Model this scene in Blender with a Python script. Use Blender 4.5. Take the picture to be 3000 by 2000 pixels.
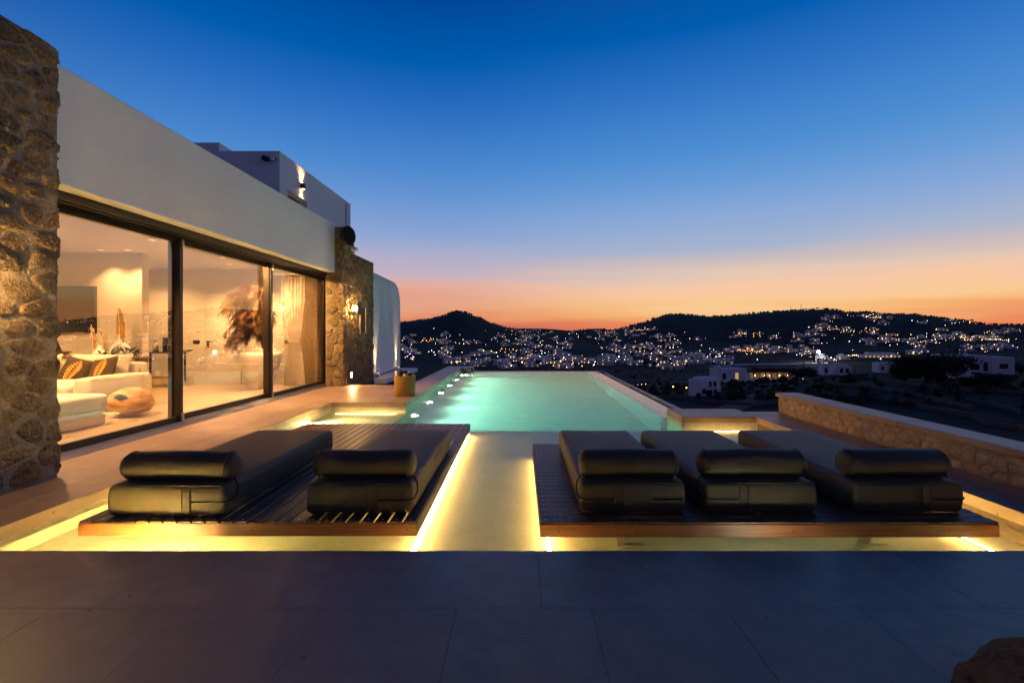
import bpy, bmesh, math, random
from mathutils import Vector, Matrix, noise as mnoise
R = math.radians
for o in list(bpy.data.objects):
    bpy.data.objects.remove(o)
SC = bpy.context.scene
COL = SC.collection

# ------------------------------------------------------------------ camera
CAMH = 1.35
cam_d = bpy.data.cameras.new('camera')
cam_d.lens = 17.0
cam_d.sensor_width = 36.0
cam_d.shift_x = -25 / 3000
cam_d.shift_y = -28 / 3000
cam_d.clip_start = 0.05
cam_d.clip_end = 20000
cam = bpy.data.objects.new('camera', cam_d)
cam.location = (0, 0, CAMH)
cam.rotation_euler = (R(90), 0, 0)
COL.objects.link(cam)
SC.camera = cam
FPX, CX, CY = 17 / 36 * 3000, 1525.0, 972.0

# ------------------------------------------------------------------ exposure
SC.view_settings.view_transform = 'Standard'
SC.view_settings.look = 'None'
SC.view_settings.exposure = 0.0
SC.view_settings.gamma = 1.0
SC.view_settings.use_curve_mapping = False
SC.render.engine = 'CYCLES'
SC.cycles.max_bounces = 10
SC.cycles.diffuse_bounces = 4
SC.cycles.glossy_bounces = 4
SC.cycles.transmission_bounces = 6
SC.cycles.transparent_max_bounces = 16
SC.cycles.sample_clamp_indirect = 0.0
SC.cycles.blur_glossy = 0.3
SC.cycles.use_denoising = True

def lin(c):
    return tuple(((v / 255) / 12.92 if v / 255 <= 0.04045 else ((v / 255 + 0.055) / 1.055) ** 2.4) for v in c)

# ------------------------------------------------------------------ dusk sky
W = bpy.data.worlds.new('World')
SC.world = W
W.use_nodes = True
wt = W.node_tree
wt.nodes.clear()

def N(t, typ, **kw):
    n = t.nodes.new(typ)
    for k, v in kw.items():
        setattr(n, k, v)
    return n

def mth(t, op, a, b=None, clamp=False):
    n = t.nodes.new('ShaderNodeMath')
    n.operation = op
    n.use_clamp = clamp
    for i, v in enumerate((a, b)):
        if v is None:
            continue
        if isinstance(v, (int, float)):
            n.inputs[i].default_value = v
        else:
            t.links.new(v, n.inputs[i])
    return n.outputs[0]

def ramp(t, fac, stops, interp='LINEAR'):
    n = t.nodes.new('ShaderNodeValToRGB')
    n.color_ramp.interpolation = interp
    e = n.color_ramp.elements
    while len(e) > 1:
        e.remove(e[-1])
    for i, (p, c) in enumerate(stops):
        el = e[0] if i == 0 else e.new(p)
        el.position = p
        el.color = (*c, 1)
    t.links.new(fac, n.inputs[0])
    return n.outputs[0]

def sky_stops(rows, cosaz):
    out = []
    for y, c in rows:
        tn = (CY - y) / FPX * cosaz
        out.append((math.sin(math.atan(tn)), lin(c)))
    return sorted(out, key=lambda q: q[0])

zen = [(0.72, lin((24, 44, 94))), (1.0, lin((32, 36, 72)))]
left_rows = [(972, (178, 88, 96)), (955, (196, 98, 92)), (925, (224, 126, 94)), (890, (230, 156, 118)), (850, (226, 172, 158)),
             (800, (203, 178, 188)), (755, (175, 174, 203)), (690, (140, 165, 210)), (600, (106, 150, 211)), (500, (76, 136, 206)),
             (400, (56, 120, 198)), (300, (34, 104, 188)), (200, (0, 92, 175)), (0, (0, 70, 150))]
right_rows = [(972, (232, 130, 86)), (945, (238, 144, 98)), (905, (248, 188, 122)), (880, (250, 202, 146)), (840, (247, 200, 165)),
              (800, (227, 199, 181)), (755, (199, 187, 190)), (690, (164, 179, 207)), (600, (136, 168, 216)), (500, (104, 155, 214)),
              (400, (78, 142, 210)), (300, (64, 130, 204)), (200, (48, 116, 196)), (0, (0, 92, 176))]
tc = N(wt, 'ShaderNodeTexCoord')
sp = N(wt, 'ShaderNodeSeparateXYZ')
wt.links.new(tc.outputs['Generated'], sp.inputs[0])
# faint drawn-out streaks of high cloud near the horizon
mp = N(wt, 'ShaderNodeMapping')
mp.inputs['Scale'].default_value = (1.3, 1.3, 17)
mp.inputs['Rotation'].default_value = (R(2.5), R(4.0), 0)
wt.links.new(tc.outputs['Generated'], mp.inputs[0])
nz = N(wt, 'ShaderNodeTexNoise')
nz.inputs['Scale'].default_value = 1.4
nz.inputs['Detail'].default_value = 3
wt.links.new(mp.outputs[0], nz.inputs['Vector'])
wob = mth(wt, 'MULTIPLY', mth(wt, 'SUBTRACT', nz.outputs['Fac'], 0.5), 0.12)
low = mth(wt, 'SUBTRACT', 1.0, mth(wt, 'MULTIPLY', mth(wt, 'ABSOLUTE', sp.outputs['Z']), 3.5), clamp=True)
zz = mth(wt, 'ADD', sp.outputs['Z'], mth(wt, 'MULTIPLY', wob, low))
zz = mth(wt, 'MAXIMUM', zz, 0.0)
cl = ramp(wt, zz, sky_stops(left_rows, 1.0) + zen)
cr = ramp(wt, zz, sky_stops(right_rows, math.cos(R(30))) + zen)
cb = ramp(wt, zz, [(0, lin((60, 54, 82))), (0.12, lin((92, 76, 106))), (0.25, lin((74, 71, 110))), (0.45, lin((44, 52, 96)))] + zen)
az = N(wt, 'ShaderNodeVectorMath', operation='DOT_PRODUCT')
hz = N(wt, 'ShaderNodeCombineXYZ')
wt.links.new(sp.outputs['X'], hz.inputs[0])
wt.links.new(sp.outputs['Y'], hz.inputs[1])
hn = N(wt, 'ShaderNodeVectorMath', operation='NORMALIZE')
wt.links.new(hz.outputs[0], hn.inputs[0])
wt.links.new(hn.outputs[0], az.inputs[0])
SUNAZ = R(33)
az.inputs[1].default_value = (math.sin(SUNAZ), math.cos(SUNAZ), 0)

def mrange(t, v, a, b):
    n = N(t, 'ShaderNodeMapRange')
    n.interpolation_type = 'SMOOTHSTEP'
    n.inputs['From Min'].default_value = a
    n.inputs['From Max'].default_value = b
    t.links.new(v, n.inputs['Value'])
    return n.outputs[0]

def mixc(t, f, a, b):
    n = N(t, 'ShaderNodeMix', data_type='RGBA')
    for s, v in ((n.inputs[0], f), (n.inputs[6], a), (n.inputs[7], b)):
        if hasattr(v, 'node'):
            t.links.new(v, s)
        elif isinstance(v, (int, float)):
            s.default_value = v
        else:
            s.default_value = (*v, 1)
    return n.outputs[2]
c1 = mixc(wt, mrange(wt, az.outputs['Value'], 0.72, 0.995), cl, cr)
c2 = mixc(wt, mrange(wt, az.outputs['Value'], -0.7, 0.45), cb, c1)
bg = N(wt, 'ShaderNodeBackground')
bg.inputs['Strength'].default_value = 1.0
wt.links.new(c2, bg.inputs['Color'])
wo = N(wt, 'ShaderNodeOutputWorld')
wt.links.new(bg.outputs[0], wo.inputs[0])

# ------------------------------------------------------------------ materials
def mat(name, base, rough=0.6, spec=0.4, metal=0.0, var=None, var2=None, bump=None, objrand=None, grain=None, sheen=0.0, emit=None, coat=0.0, pits=None):
    """var=(scale, colour, strength): blotches; grain=(vector scale, colour, strength): streaks; bump=(scale, distance)"""
    m = bpy.data.materials.new(name)
    m.use_nodes = True
    t = m.node_tree
    b = t.nodes['Principled BSDF']
    b.inputs['Roughness'].default_value = rough
    b.inputs['Specular IOR Level'].default_value = spec
    b.inputs['Metallic'].default_value = metal
    b.inputs['Sheen Weight'].default_value = sheen
    b.inputs['Coat Weight'].default_value = coat
    geo = N(t, 'ShaderNodeNewGeometry')
    pos = geo.outputs['Position']
    col = base
    if objrand:
        oi = N(t, 'ShaderNodeObjectInfo')
        k = len(objrand)
        col = ramp(t, oi.outputs['Random'], [((i + 0.5) / k, c) for i, c in enumerate(objrand)], 'CONSTANT' if k > 8 else 'LINEAR')
    for v in (var, var2):
        if v:
            nn = N(t, 'ShaderNodeTexNoise')
            nn.inputs['Scale'].default_value = v[0]
            nn.inputs['Detail'].default_value = 6
            nn.inputs['Roughness'].default_value = 0.6
            t.links.new(pos, nn.inputs['Vector'])
            f = mth(t, 'MULTIPLY', mrange(t, nn.outputs['Fac'], 0.35, 0.68), v[2])
            col = mixc(t, f, col, v[1])
    if grain:
        mpn = N(t, 'ShaderNodeMapping')
        mpn.inputs['Scale'].default_value = grain[0]
        t.links.new(pos, mpn.inputs[0])
        nn = N(t, 'ShaderNodeTexNoise')
        nn.inputs['Scale'].default_value = 1.0
        nn.inputs['Detail'].default_value = 5
        t.links.new(mpn.outputs[0], nn.inputs['Vector'])
        f = mth(t, 'MULTIPLY', mrange(t, nn.outputs['Fac'], 0.35, 0.65), grain[2])
        col = mixc(t, f, col, grain[1])
    if pits:
        vn = N(t, 'ShaderNodeTexVoronoi')
        vn.inputs['Scale'].default_value = pits[0]
        t.links.new(pos, vn.inputs['Vector'])
        n2 = N(t, 'ShaderNodeTexNoise')
        n2.inputs['Scale'].default_value = pits[0] * 0.35
        t.links.new(pos, n2.inputs['Vector'])
        f = mth(t, 'MULTIPLY', mth(t, 'LESS_THAN', vn.outputs['Distance'], 0.11), mth(t, 'GREATER_THAN', n2.outputs['Fac'], 0.6))
        col = mixc(t, mth(t, 'MULTIPLY', f, 0.8), col, pits[1])
    if hasattr(col, 'node'):
        t.links.new(col, b.inputs['Base Color'])
    else:
        b.inputs['Base Color'].default_value = (*col, 1)
    if bump:
        nn = N(t, 'ShaderNodeTexNoise')
        nn.inputs['Scale'].default_value = bump[0]
        nn.inputs['Detail'].default_value = 7
        nn.inputs['Roughness'].default_value = 0.62
        t.links.new(pos, nn.inputs['Vector'])
        bn = N(t, 'ShaderNodeBump')
        bn.inputs['Distance'].default_value = bump[1]
        bn.inputs['Strength'].default_value = 1.0
        t.links.new(nn.outputs['Fac'], bn.inputs['Height'])
        t.links.new(bn.outputs[0], b.inputs['Normal'])
    if emit:
        b.inputs['Emission Color'].default_value = (*emit[0], 1)
        b.inputs['Emission Strength'].default_value = emit[1]
    return m

def emis(name, colour, strength, sample=True):
    m = bpy.data.materials.new(name)
    m.use_nodes = True
    t = m.node_tree
    t.nodes.clear()
    e = N(t, 'ShaderNodeEmission')
    e.inputs[0].default_value = (*colour, 1)
    e.inputs[1].default_value = strength
    o = N(t, 'ShaderNodeOutputMaterial')
    t.links.new(e.outputs[0], o.inputs[0])
    if not sample:
        m.cycles.emission_sampling = 'NONE'
    return m

def schlick(t, f0, normal=None):
    g = N(t, 'ShaderNodeNewGeometry')
    d = N(t, 'ShaderNodeVectorMath', operation='DOT_PRODUCT')
    t.links.new(normal or g.outputs['Normal'], d.inputs[0])
    t.links.new(g.outputs['Incoming'], d.inputs[1])
    c = mth(t, 'SUBTRACT', 1.0, mth(t, 'ABSOLUTE', d.outputs['Value']), clamp=True)
    return mth(t, 'ADD', f0, mth(t, 'MULTIPLY', mth(t, 'POWER', c, 5.0), 1.0 - f0))

def glass_mat(name, tint=(1, 1, 1), k=1.4):
    m = bpy.data.materials.new(name)
    m.use_nodes = True
    t = m.node_tree
    t.nodes.clear()
    tr = N(t, 'ShaderNodeBsdfTransparent')
    tr.inputs[0].default_value = (*tint, 1)
    gl = N(t, 'ShaderNodeBsdfGlossy')
    gl.inputs['Roughness'].default_value = 0.0
    mx = N(t, 'ShaderNodeMixShader')
    t.links.new(mth(t, 'MINIMUM', mth(t, 'MULTIPLY', schlick(t, 0.06), k), 1.0), mx.inputs[0])
    t.links.new(tr.outputs[0], mx.inputs[1])
    t.links.new(gl.outputs[0], mx.inputs[2])
    o = N(t, 'ShaderNodeOutputMaterial')
    t.links.new(mx.outputs[0], o.inputs[0])
    return m

def water_mat():
    m = bpy.data.materials.new('pool water')
    m.use_nodes = True
    t = m.node_tree
    t.nodes.clear()
    g = N(t, 'ShaderNodeNewGeometry')
    mpn = N(t, 'ShaderNodeMapping')
    mpn.inputs['Scale'].default_value = (0.9, 1.6, 1)
    t.links.new(g.outputs['Position'], mpn.inputs[0])
    nn = N(t, 'ShaderNodeTexNoise')
    nn.inputs['Scale'].default_value = 1.5
    nn.inputs['Detail'].default_value = 2.0
    t.links.new(mpn.outputs[0], nn.inputs['Vector'])
    bn = N(t, 'ShaderNodeBump')
    bn.inputs['Distance'].default_value = 0.012
    t.links.new(nn.outputs['Fac'], bn.inputs['Height'])
    rf = N(t, 'ShaderNodeBsdfRefraction')
    rf.inputs['IOR'].default_value = 1.33
    rf.inputs['Roughness'].default_value = 0.06
    rf.inputs['Color'].default_value = (0.98, 1, 1, 1)
    gl = N(t, 'ShaderNodeBsdfGlossy')
    gl.inputs['Roughness'].default_value = 0.10
    for s in (rf, gl):
        t.links.new(bn.outputs[0], s.inputs['Normal'])
    mx = N(t, 'ShaderNodeMixShader')
    # a wind-ruffled surface mirrors less at a grazing view than a flat one
    fac = mth(t, 'MINIMUM', mth(t, 'MULTIPLY', schlick(t, 0.02), 0.62), 0.34)
    t.links.new(fac, mx.inputs[0])
    t.links.new(rf.outputs[0], mx.inputs[1])
    t.links.new(gl.outputs[0], mx.inputs[2])
    va = N(t, 'ShaderNodeVolumeAbsorption')
    va.inputs['Color'].default_value = (0.22, 0.93, 0.84, 1)
    va.inputs['Density'].default_value = 0.22
    o = N(t, 'ShaderNodeOutputMaterial')
    t.links.new(mx.outputs[0], o.inputs['Surface'])
    t.links.new(va.outputs[0], o.inputs['Volume'])
    return m

M = dict(
    tile=mat('terrace stone', (0.37, 0.248, 0.17), 0.42, 0.45, var=(1.1, (0.275, 0.182, 0.124), 0.9), var2=(7, (0.26, 0.172, 0.117), 0.6), bump=(60, 0.0012), pits=(9, (0.08, 0.07, 0.06)),
             objrand=[(0.345, 0.23, 0.157), (0.37, 0.248, 0.17), (0.40, 0.27, 0.187)]),
    grout=mat('tile joint', (0.22, 0.148, 0.103), 0.9, 0.2, var=(20, (0.09, 0.08, 0.07), 0.6)),
    coping=mat('coping stone', (0.54, 0.46, 0.35), 0.5, 0.4, var=(5, (0.36, 0.31, 0.24), 0.7), var2=(40, (0.3, 0.25, 0.19), 0.5), bump=(80, 0.002)),
    pool=mat('pool plaster', (0.62, 0.57, 0.47), 0.6, 0.3, var=(2.2, (0.52, 0.47, 0.38), 0.6), var2=(22, (0.45, 0.41, 0.33), 0.35), bump=(50, 0.002)),
    wet=mat('wet weir stone', (0.33, 0.29, 0.26), 0.16, 0.6, var=(4, (0.26, 0.23, 0.21), 0.6), bump=(18, 0.002)),
    plaster=mat('white plaster', (0.81, 0.81, 0.77), 0.85, 0.2, var=(0.9, (0.75, 0.73, 0.69), 0.55), var2=(7, (0.77, 0.75, 0.71), 0.3), bump=(22, 0.0025)),
    mortar=mat('lime mortar', (0.40, 0.325, 0.205), 0.95, 0.1, var=(6, (0.22, 0.18, 0.12), 0.7), var2=(45, (0.17, 0.14, 0.095), 0.5), bump=(22, 0.03)),
    stone=mat('field stone', (0.25, 0.2, 0.13), 0.85, 0.2, objrand=[(0.14, 0.11, 0.065), (0.23, 0.165, 0.08), (0.29, 0.195, 0.08), (0.17, 0.135, 0.085), (0.30, 0.22, 0.115), (0.25, 0.135, 0.055), (0.12, 0.10, 0.065)],
              var=(9, (0.075, 0.06, 0.042), 0.8), var2=(40, (0.42, 0.3, 0.14), 0.65), bump=(60, 0.035)),
    pstone=mat('parapet stone', (0.3, 0.23, 0.16), 0.9, 0.2, objrand=[(0.4, 0.28, 0.17), (0.5, 0.36, 0.22), (0.55, 0.41, 0.26), (0.45, 0.31, 0.19)],
               var=(14, (0.22, 0.16, 0.105), 0.7), var2=(60, (0.5, 0.38, 0.25), 0.5), bump=(40, 0.012)),
    frame=mat('dark bronze aluminium', (0.045, 0.036, 0.026), 0.38, 0.5, metal=0.5, var=(3, (0.035, 0.028, 0.02), 0.4)),
    track=mat('grey aluminium track', (0.42, 0.41, 0.42), 0.4, 0.5, metal=0.7, grain=((90, 1, 1), (0.3, 0.29, 0.3), 0.5)),
    steel=mat('brushed steel', (0.6, 0.56, 0.48), 0.35, 0.5, metal=1.0, grain=((4, 4, 60), (0.45, 0.42, 0.36), 0.5)),
    blackm=mat('black metal', (0.012, 0.011, 0.01), 0.5, 0.4, var=(9, (0.02, 0.018, 0.016), 0.5)),
    gold=mat('aged brass', (0.55, 0.34, 0.12), 0.32, 0.5, metal=1.0, var=(12, (0.4, 0.24, 0.09), 0.5)),
    ipe=mat('oiled hardwood slats', (0.15, 0.07, 0.036), 0.42, 0.45, objrand=[(0.12, 0.056, 0.03), (0.16, 0.075, 0.038), (0.2, 0.095, 0.05), (0.135, 0.062, 0.034)], grain=((60, 3.0, 60), (0.07, 0.03, 0.016), 0.75), bump=(60, 0.0015)),
    ipex=mat('oiled hardwood boards', (0.22, 0.105, 0.045), 0.45, 0.4, objrand=[(0.22, 0.082, 0.03), (0.245, 0.092, 0.034), (0.26, 0.10, 0.04)], grain=((2.5, 60, 60), (0.12, 0.042, 0.016), 0.7), bump=(60, 0.0015)),
    fabric=mat('taupe outdoor fabric', (0.10, 0.077, 0.038), 0.58, 0.3, sheen=0.06, var=(4, (0.068, 0.053, 0.028), 0.6), grain=((160, 160, 300), (0.05, 0.04, 0.022), 0.6), bump=(300, 0.002)),
    strap=mat('black elastic', (0.012, 0.011, 0.01), 0.8, 0.2, var=(40, (0.02, 0.02, 0.02), 0.4)),
    intwall=mat('warm white wall paint', (0.42, 0.38, 0.32), 0.9, 0.15, var=(0.8, (0.4, 0.36, 0.3), 0.4)),
    intfloor=mat('indoor stone tile', (0.30, 0.24, 0.165), 0.3, 0.4, var=(1.6, (0.26, 0.205, 0.14), 0.6), var2=(9, (0.24, 0.19, 0.125), 0.4)),
    linen=mat('cream linen', (0.5, 0.45, 0.36), 0.9, 0.15, sheen=0.1, var=(5, (0.44, 0.4, 0.31), 0.5), bump=(24, 0.006)),
    sheer=None,
    tv=mat('black screen glass', (0.006, 0.006, 0.008), 0.04, 0.9, var=(2, (0.01, 0.01, 0.012), 0.4)),
    olive=mat('dark cushion cloth', (0.05, 0.035, 0.02), 0.9, 0.2, var=(20, (0.07, 0.05, 0.03), 0.5), bump=(200, 0.001)),
    orange=mat('orange leaf print cloth', (0.55, 0.2, 0.04), 0.9, 0.2, var=(25, (0.62, 0.36, 0.1), 0.8)),
    wood=mat('polished root wood', (0.48, 0.27, 0.11), 0.35, 0.5, grain=((6, 6, 22), (0.3, 0.13, 0.045), 0.9), var=(7, (0.58, 0.38, 0.18), 0.6)),
    darkwood=mat('stained wood', (0.14, 0.075, 0.03), 0.5, 0.4, grain=((40, 3, 40), (0.08, 0.04, 0.016), 0.7)),
    ceramic=mat('matt white ceramic', (0.6, 0.56, 0.49), 0.55, 0.4, var=(8, (0.54, 0.5, 0.43), 0.5), bump=(40, 0.002)),
    leafgold=mat('dried golden leaf', (0.42, 0.24, 0.06), 0.7, 0.3, grain=((8, 8, 40), (0.24, 0.13, 0.03), 0.8)),
    leafdark=mat('dark green leaf', (0.03, 0.035, 0.02), 0.55, 0.4, var=(10, (0.05, 0.055, 0.03), 0.6)),
    pampas=mat('dried pampas', (0.22, 0.115, 0.038), 0.85, 0.2, var=(4, (0.09, 0.045, 0.014), 0.9), var2=(30, (0.33, 0.2, 0.075), 0.45)),
    flower=mat('white blossom', (0.7, 0.66, 0.58), 0.8, 0.2, var=(40, (0.5, 0.46, 0.38), 0.6)),
    bottle=mat('bottle glass', (0.25, 0.2, 0.14), 0.08, 0.8, var=(6, (0.5, 0.45, 0.36), 0.6)),
    rattan=mat('woven yellow rattan', (0.46, 0.27, 0.055), 0.7, 0.3, grain=((30, 30, 90), (0.26, 0.14, 0.03), 0.8), bump=(90, 0.006)),
    towelw=mat('white towel', (0.72, 0.69, 0.62), 0.95, 0.1, var=(30, (0.6, 0.57, 0.5), 0.5), bump=(150, 0.003)),
    towelb=mat('dark towel', (0.035, 0.03, 0.028), 0.95, 0.1, var=(30, (0.05, 0.045, 0.04), 0.5), bump=(150, 0.003)),
    rock=mat('rough boulder', (0.34, 0.19, 0.085), 0.9, 0.2, var=(9, (0.06, 0.042, 0.03), 0.9), var2=(30, (0.5, 0.29, 0.11), 0.75), bump=(34, 0.07)),
    earth=mat('dry hillside scrub', (0.085, 0.068, 0.058), 0.95, 0.05, var=(0.012, (0.026, 0.024, 0.02), 0.8), var2=(0.09, (0.07, 0.056, 0.042), 0.55)),
    dirt=mat('dirt road', (0.2, 0.165, 0.125), 0.95, 0.05, var=(0.3, (0.15, 0.125, 0.095), 0.6)),
    drystone=mat('dry stone walling', (0.16, 0.14, 0.12), 0.95, 0.05, var=(0.8, (0.11, 0.095, 0.08), 0.8)),
    white=mat('whitewashed wall', (0.8, 0.8, 0.8), 0.9, 0.1, var=(0.15, (0.62, 0.62, 0.61), 0.5)),
    dimwin=mat('dark window glass', (0.02, 0.022, 0.03), 0.15, 0.5, var=(0.5, (0.03, 0.03, 0.036), 0.5)),
    bluewood=mat('painted shutter', (0.05, 0.05, 0.06), 0.6, 0.3, var=(1.2, (0.08, 0.08, 0.09), 0.5)),
    rooftile=mat('brown roof', (0.09, 0.05, 0.035), 0.9, 0.1, var=(1.5, (0.06, 0.035, 0.025), 0.7)),
    scrub=mat('dark shrub leaf', (0.035, 0.042, 0.022), 0.85, 0.15, var=(0.9, (0.055, 0.058, 0.03), 0.7)),
    bark=mat('tree bark', (0.07, 0.05, 0.035), 0.95, 0.1, var=(4, (0.04, 0.03, 0.022), 0.7)),
    glass=glass_mat('door glass', (0.96, 0.95, 0.93), 2.4),
    water=water_mat(),
    led=emis('led strip glow', (1.0, 0.58, 0.15), 58.0),
    ledlow=emis('end wall led glow', (1.0, 0.62, 0.2), 24.0),
    lantern=emis('lantern bulb glow', (1.0, 0.56, 0.19), 1000.0),
    lantern2=emis('near lantern bulb glow', (1.0, 0.58, 0.21), 850.0),
    poollens=emis('pool lamp lens', (1.0, 0.95, 0.72), 60.0),
    bulb=emis('warm bulb', (1.0, 0.62, 0.24), 40.0),
    downl=emis('downlight lens', (1.0, 0.72, 0.36), 3.0),
)
def sheer_mat():
    m = mat('sheer curtain cloth', (0.62, 0.59, 0.55), 0.9, 0.1, grain=((90, 90, 3), (0.62, 0.55, 0.47), 0.6))
    t = m.node_tree
    b = t.nodes['Principled BSDF']
    tr = N(t, 'ShaderNodeBsdfTransparent')
    tl = N(t, 'ShaderNodeBsdfTranslucent')
    tl.inputs[0].default_value = (0.7, 0.62, 0.52, 1)
    m1 = N(t, 'ShaderNodeMixShader')
    m1.inputs[0].default_value = 0.45
    m2 = N(t, 'ShaderNodeMixShader')
    m2.inputs[0].default_value = 0.2
    out = t.nodes['Material Output']
    t.links.new(b.outputs[0], m1.inputs[1])
    t.links.new(tl.outputs[0], m1.inputs[2])
    t.links.new(m1.outputs[0], m2.inputs[1])
    t.links.new(tr.outputs[0], m2.inputs[2])
    t.links.new(m2.outputs[0], out.inputs[0])
    return m
M['sheer'] = sheer_mat()

# ------------------------------------------------------------------ mesh helpers
class MB:
    def __init__(s):
        s.v, s.f, s.m = [], [], []
        s.mi = 0
    def add(s, vs, fs):
        k = len(s.v)
        s.v += [tuple(v) for v in vs]
        s.f += [tuple(i + k for i in f) for f in fs]
        s.m += [s.mi] * len(fs)
        return s
    def box(s, x0, x1, y0, y1, z0, z1):
        if x0 > x1: x0, x1 = x1, x0
        if y0 > y1: y0, y1 = y1, y0
        if z0 > z1: z0, z1 = z1, z0
        return s.add([(x0, y0, z0), (x1, y0, z0), (x1, y1, z0), (x0, y1, z0), (x0, y0, z1), (x1, y0, z1), (x1, y1, z1), (x0, y1, z1)],
                     [(0, 3, 2, 1), (4, 5, 6, 7), (0, 1, 5, 4), (1, 2, 6, 5), (2, 3, 7, 6), (3, 0, 4, 7)])
    def tube(s, pts, r, seg=8, cap=True):
        pts = [Vector(p) for p in pts]
        rs = r if isinstance(r, (list, tuple)) else [r] * len(pts)
        vs, fs = [], []
        ref = None
        for i, p in enumerate(pts):
            d = (pts[min(i + 1, len(pts) - 1)] - pts[max(i - 1, 0)]).normalized()
            if ref is None:
                ref = Vector((0, 0, 1)) if abs(d.z) < 0.9 else Vector((1, 0, 0))
            a = d.cross(ref).normalized()
            b = d.cross(a).normalized()
            ref = b.cross(d) if b.length else ref
            ref = -(d.cross(a)).normalized()
            for k in range(seg):
                t = 2 * math.pi * k / seg
                vs.append(p + (a * math.cos(t) + b * math.sin(t)) * rs[i])
        for i in range(len(pts) - 1):
            for k in range(seg):
                k2 = (k + 1) % seg
                fs.append((i * seg + k, i * seg + k2, (i + 1) * seg + k2, (i + 1) * seg + k))
        if cap:
            fs.append(tuple(range(seg - 1, -1, -1)))
            fs.append(tuple((len(pts) - 1) * seg + k for k in range(seg)))
        return s.add(vs, fs)
    def lathe(s, prof, c=(0, 0, 0), seg=24, sx=1, sy=1, cap=True):
        vs, fs = [], []
        for r, z in prof:
            for k in range(seg):
                t = 2 * math.pi * k / seg
                vs.append((c[0] + r * sx * math.cos(t), c[1] + r * sy * math.sin(t), c[2] + z))
        for i in range(len(prof) - 1):
            for k in range(seg):
                k2 = (k + 1) % seg
                fs.append((i * seg + k, i * seg + k2, (i + 1) * seg + k2, (i + 1) * seg + k))
        if cap:
            fs.append(tuple(range(seg - 1, -1, -1)))
            fs.append(tuple((len(prof) - 1) * seg + k for k in range(seg)))
        return s.add(vs, fs)
    def prism(s, poly, z0, z1):
        n = len(poly)
        vs = [(x, y, z0) for x, y in poly] + [(x, y, z1) for x, y in poly]
        return s.add(vs, [tuple(range(n - 1, -1, -1)), tuple(range(n, 2 * n))] + [(i, (i + 1) % n, n + (i + 1) % n, n + i) for i in range(n)])
    def ball(s, c, r, seg=10, rings=6, sz=1.0):
        prof = []
        for i in range(rings + 1):
            a = -math.pi / 2 + math.pi * i / rings
            prof.append((max(r * math.cos(a), r * 0.02), r * math.sin(a) * sz))
        return s.lathe(prof, c, seg)
    def mesh(s, name, bevel=0, bseg=2, smooth=False):
        me = bpy.data.meshes.new(name)
        me.from_pydata(s.v, [], s.f)
        for p, mi in zip(me.polygons, s.m):
            p.material_index = mi
        bm = bmesh.new()
        bm.from_mesh(me)
        bmesh.ops.recalc_face_normals(bm, faces=bm.faces)
        if bevel:
            ed = [e for e in bm.edges if len(e.link_faces) == 2 and e.calc_face_angle(0) > 0.6]
            bmesh.ops.bevel(bm, geom=ed, offset=bevel, segments=bseg, affect='EDGES', profile=0.5, clamp_overlap=True)
        bm.to_mesh(me)
        bm.free()
        if smooth:
            for p in me.polygons:
                p.use_smooth = True
        return me

ORG = {}
def tag(o, label=None, cat=None, group=None, kind=None):
    for k, v in (('label', label), ('category', cat), ('group', group), ('kind', kind)):
        if v:
            o[k] = v
    return o

def obj(name, mb, mats, parent=None, origin=None, bevel=0, bseg=2, smooth=False, rot=None):
    """links a mesh given in world coordinates as ONE object; its origin is its base (or its parent's base)"""
    me = mb.mesh(name, bevel, bseg, smooth) if isinstance(mb, MB) else mb
    for m in (mats if isinstance(mats, (list, tuple)) else [mats]):
        me.materials.append(m)
    o = bpy.data.objects.new(name, me)
    if origin is None:
        xs = [v.co for v in me.vertices]
        origin = Vector(((min(v.x for v in xs) + max(v.x for v in xs)) / 2, (min(v.y for v in xs) + max(v.y for v in xs)) / 2, min(v.z for v in xs)))
    origin = Vector(origin)
    me.transform(Matrix.Translation(-origin))
    if parent is not None:
        o.parent = parent
        o.location = origin - ORG[parent.name]
    else:
        o.location = origin
    if rot:
        o.rotation_euler = rot
    COL.objects.link(o)
    ORG[o.name] = origin
    return o

def empty(name, loc, label=None, cat=None, group=None, kind=None):
    o = bpy.data.objects.new(name, None)
    o.empty_display_size = 0.1
    o.location = loc
    COL.objects.link(o)
    ORG[o.name] = Vector(loc)
    return tag(o, label, cat, group, kind)

def copy_tree(o, parent=None, loc=None, rotz=None):
    c = o.copy()
    COL.objects.link(c)
    if parent is not None:
        c.parent = parent
    for ch in list(o.children):
        copy_tree(ch, c)
    if loc is not None:
        c.location = loc
    if rotz is not None:
        c.rotation_euler.z = rotz
    return c

def lamp(name, kind, loc, energy, colour, parent=None, radius=0.03, target=None, angle=60, blend=0.4):
    d = bpy.data.lights.new(name, kind)
    d.energy = energy
    d.color = colour
    d.shadow_soft_size = radius
    if kind == 'SPOT':
        d.spot_size = R(angle)
        d.spot_blend = blend
    o = bpy.data.objects.new(name, d)
    if parent is not None:
        o.parent = parent
        o.location = Vector(loc) - ORG[parent.name]
    else:
        o.location = loc
    if target is not None:
        o.rotation_euler = (Vector(target) - Vector(loc)).to_track_quat('-Z', 'Y').to_euler()
    COL.objects.link(o)
    return o
WARM = (1.0, 0.55, 0.22)

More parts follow.
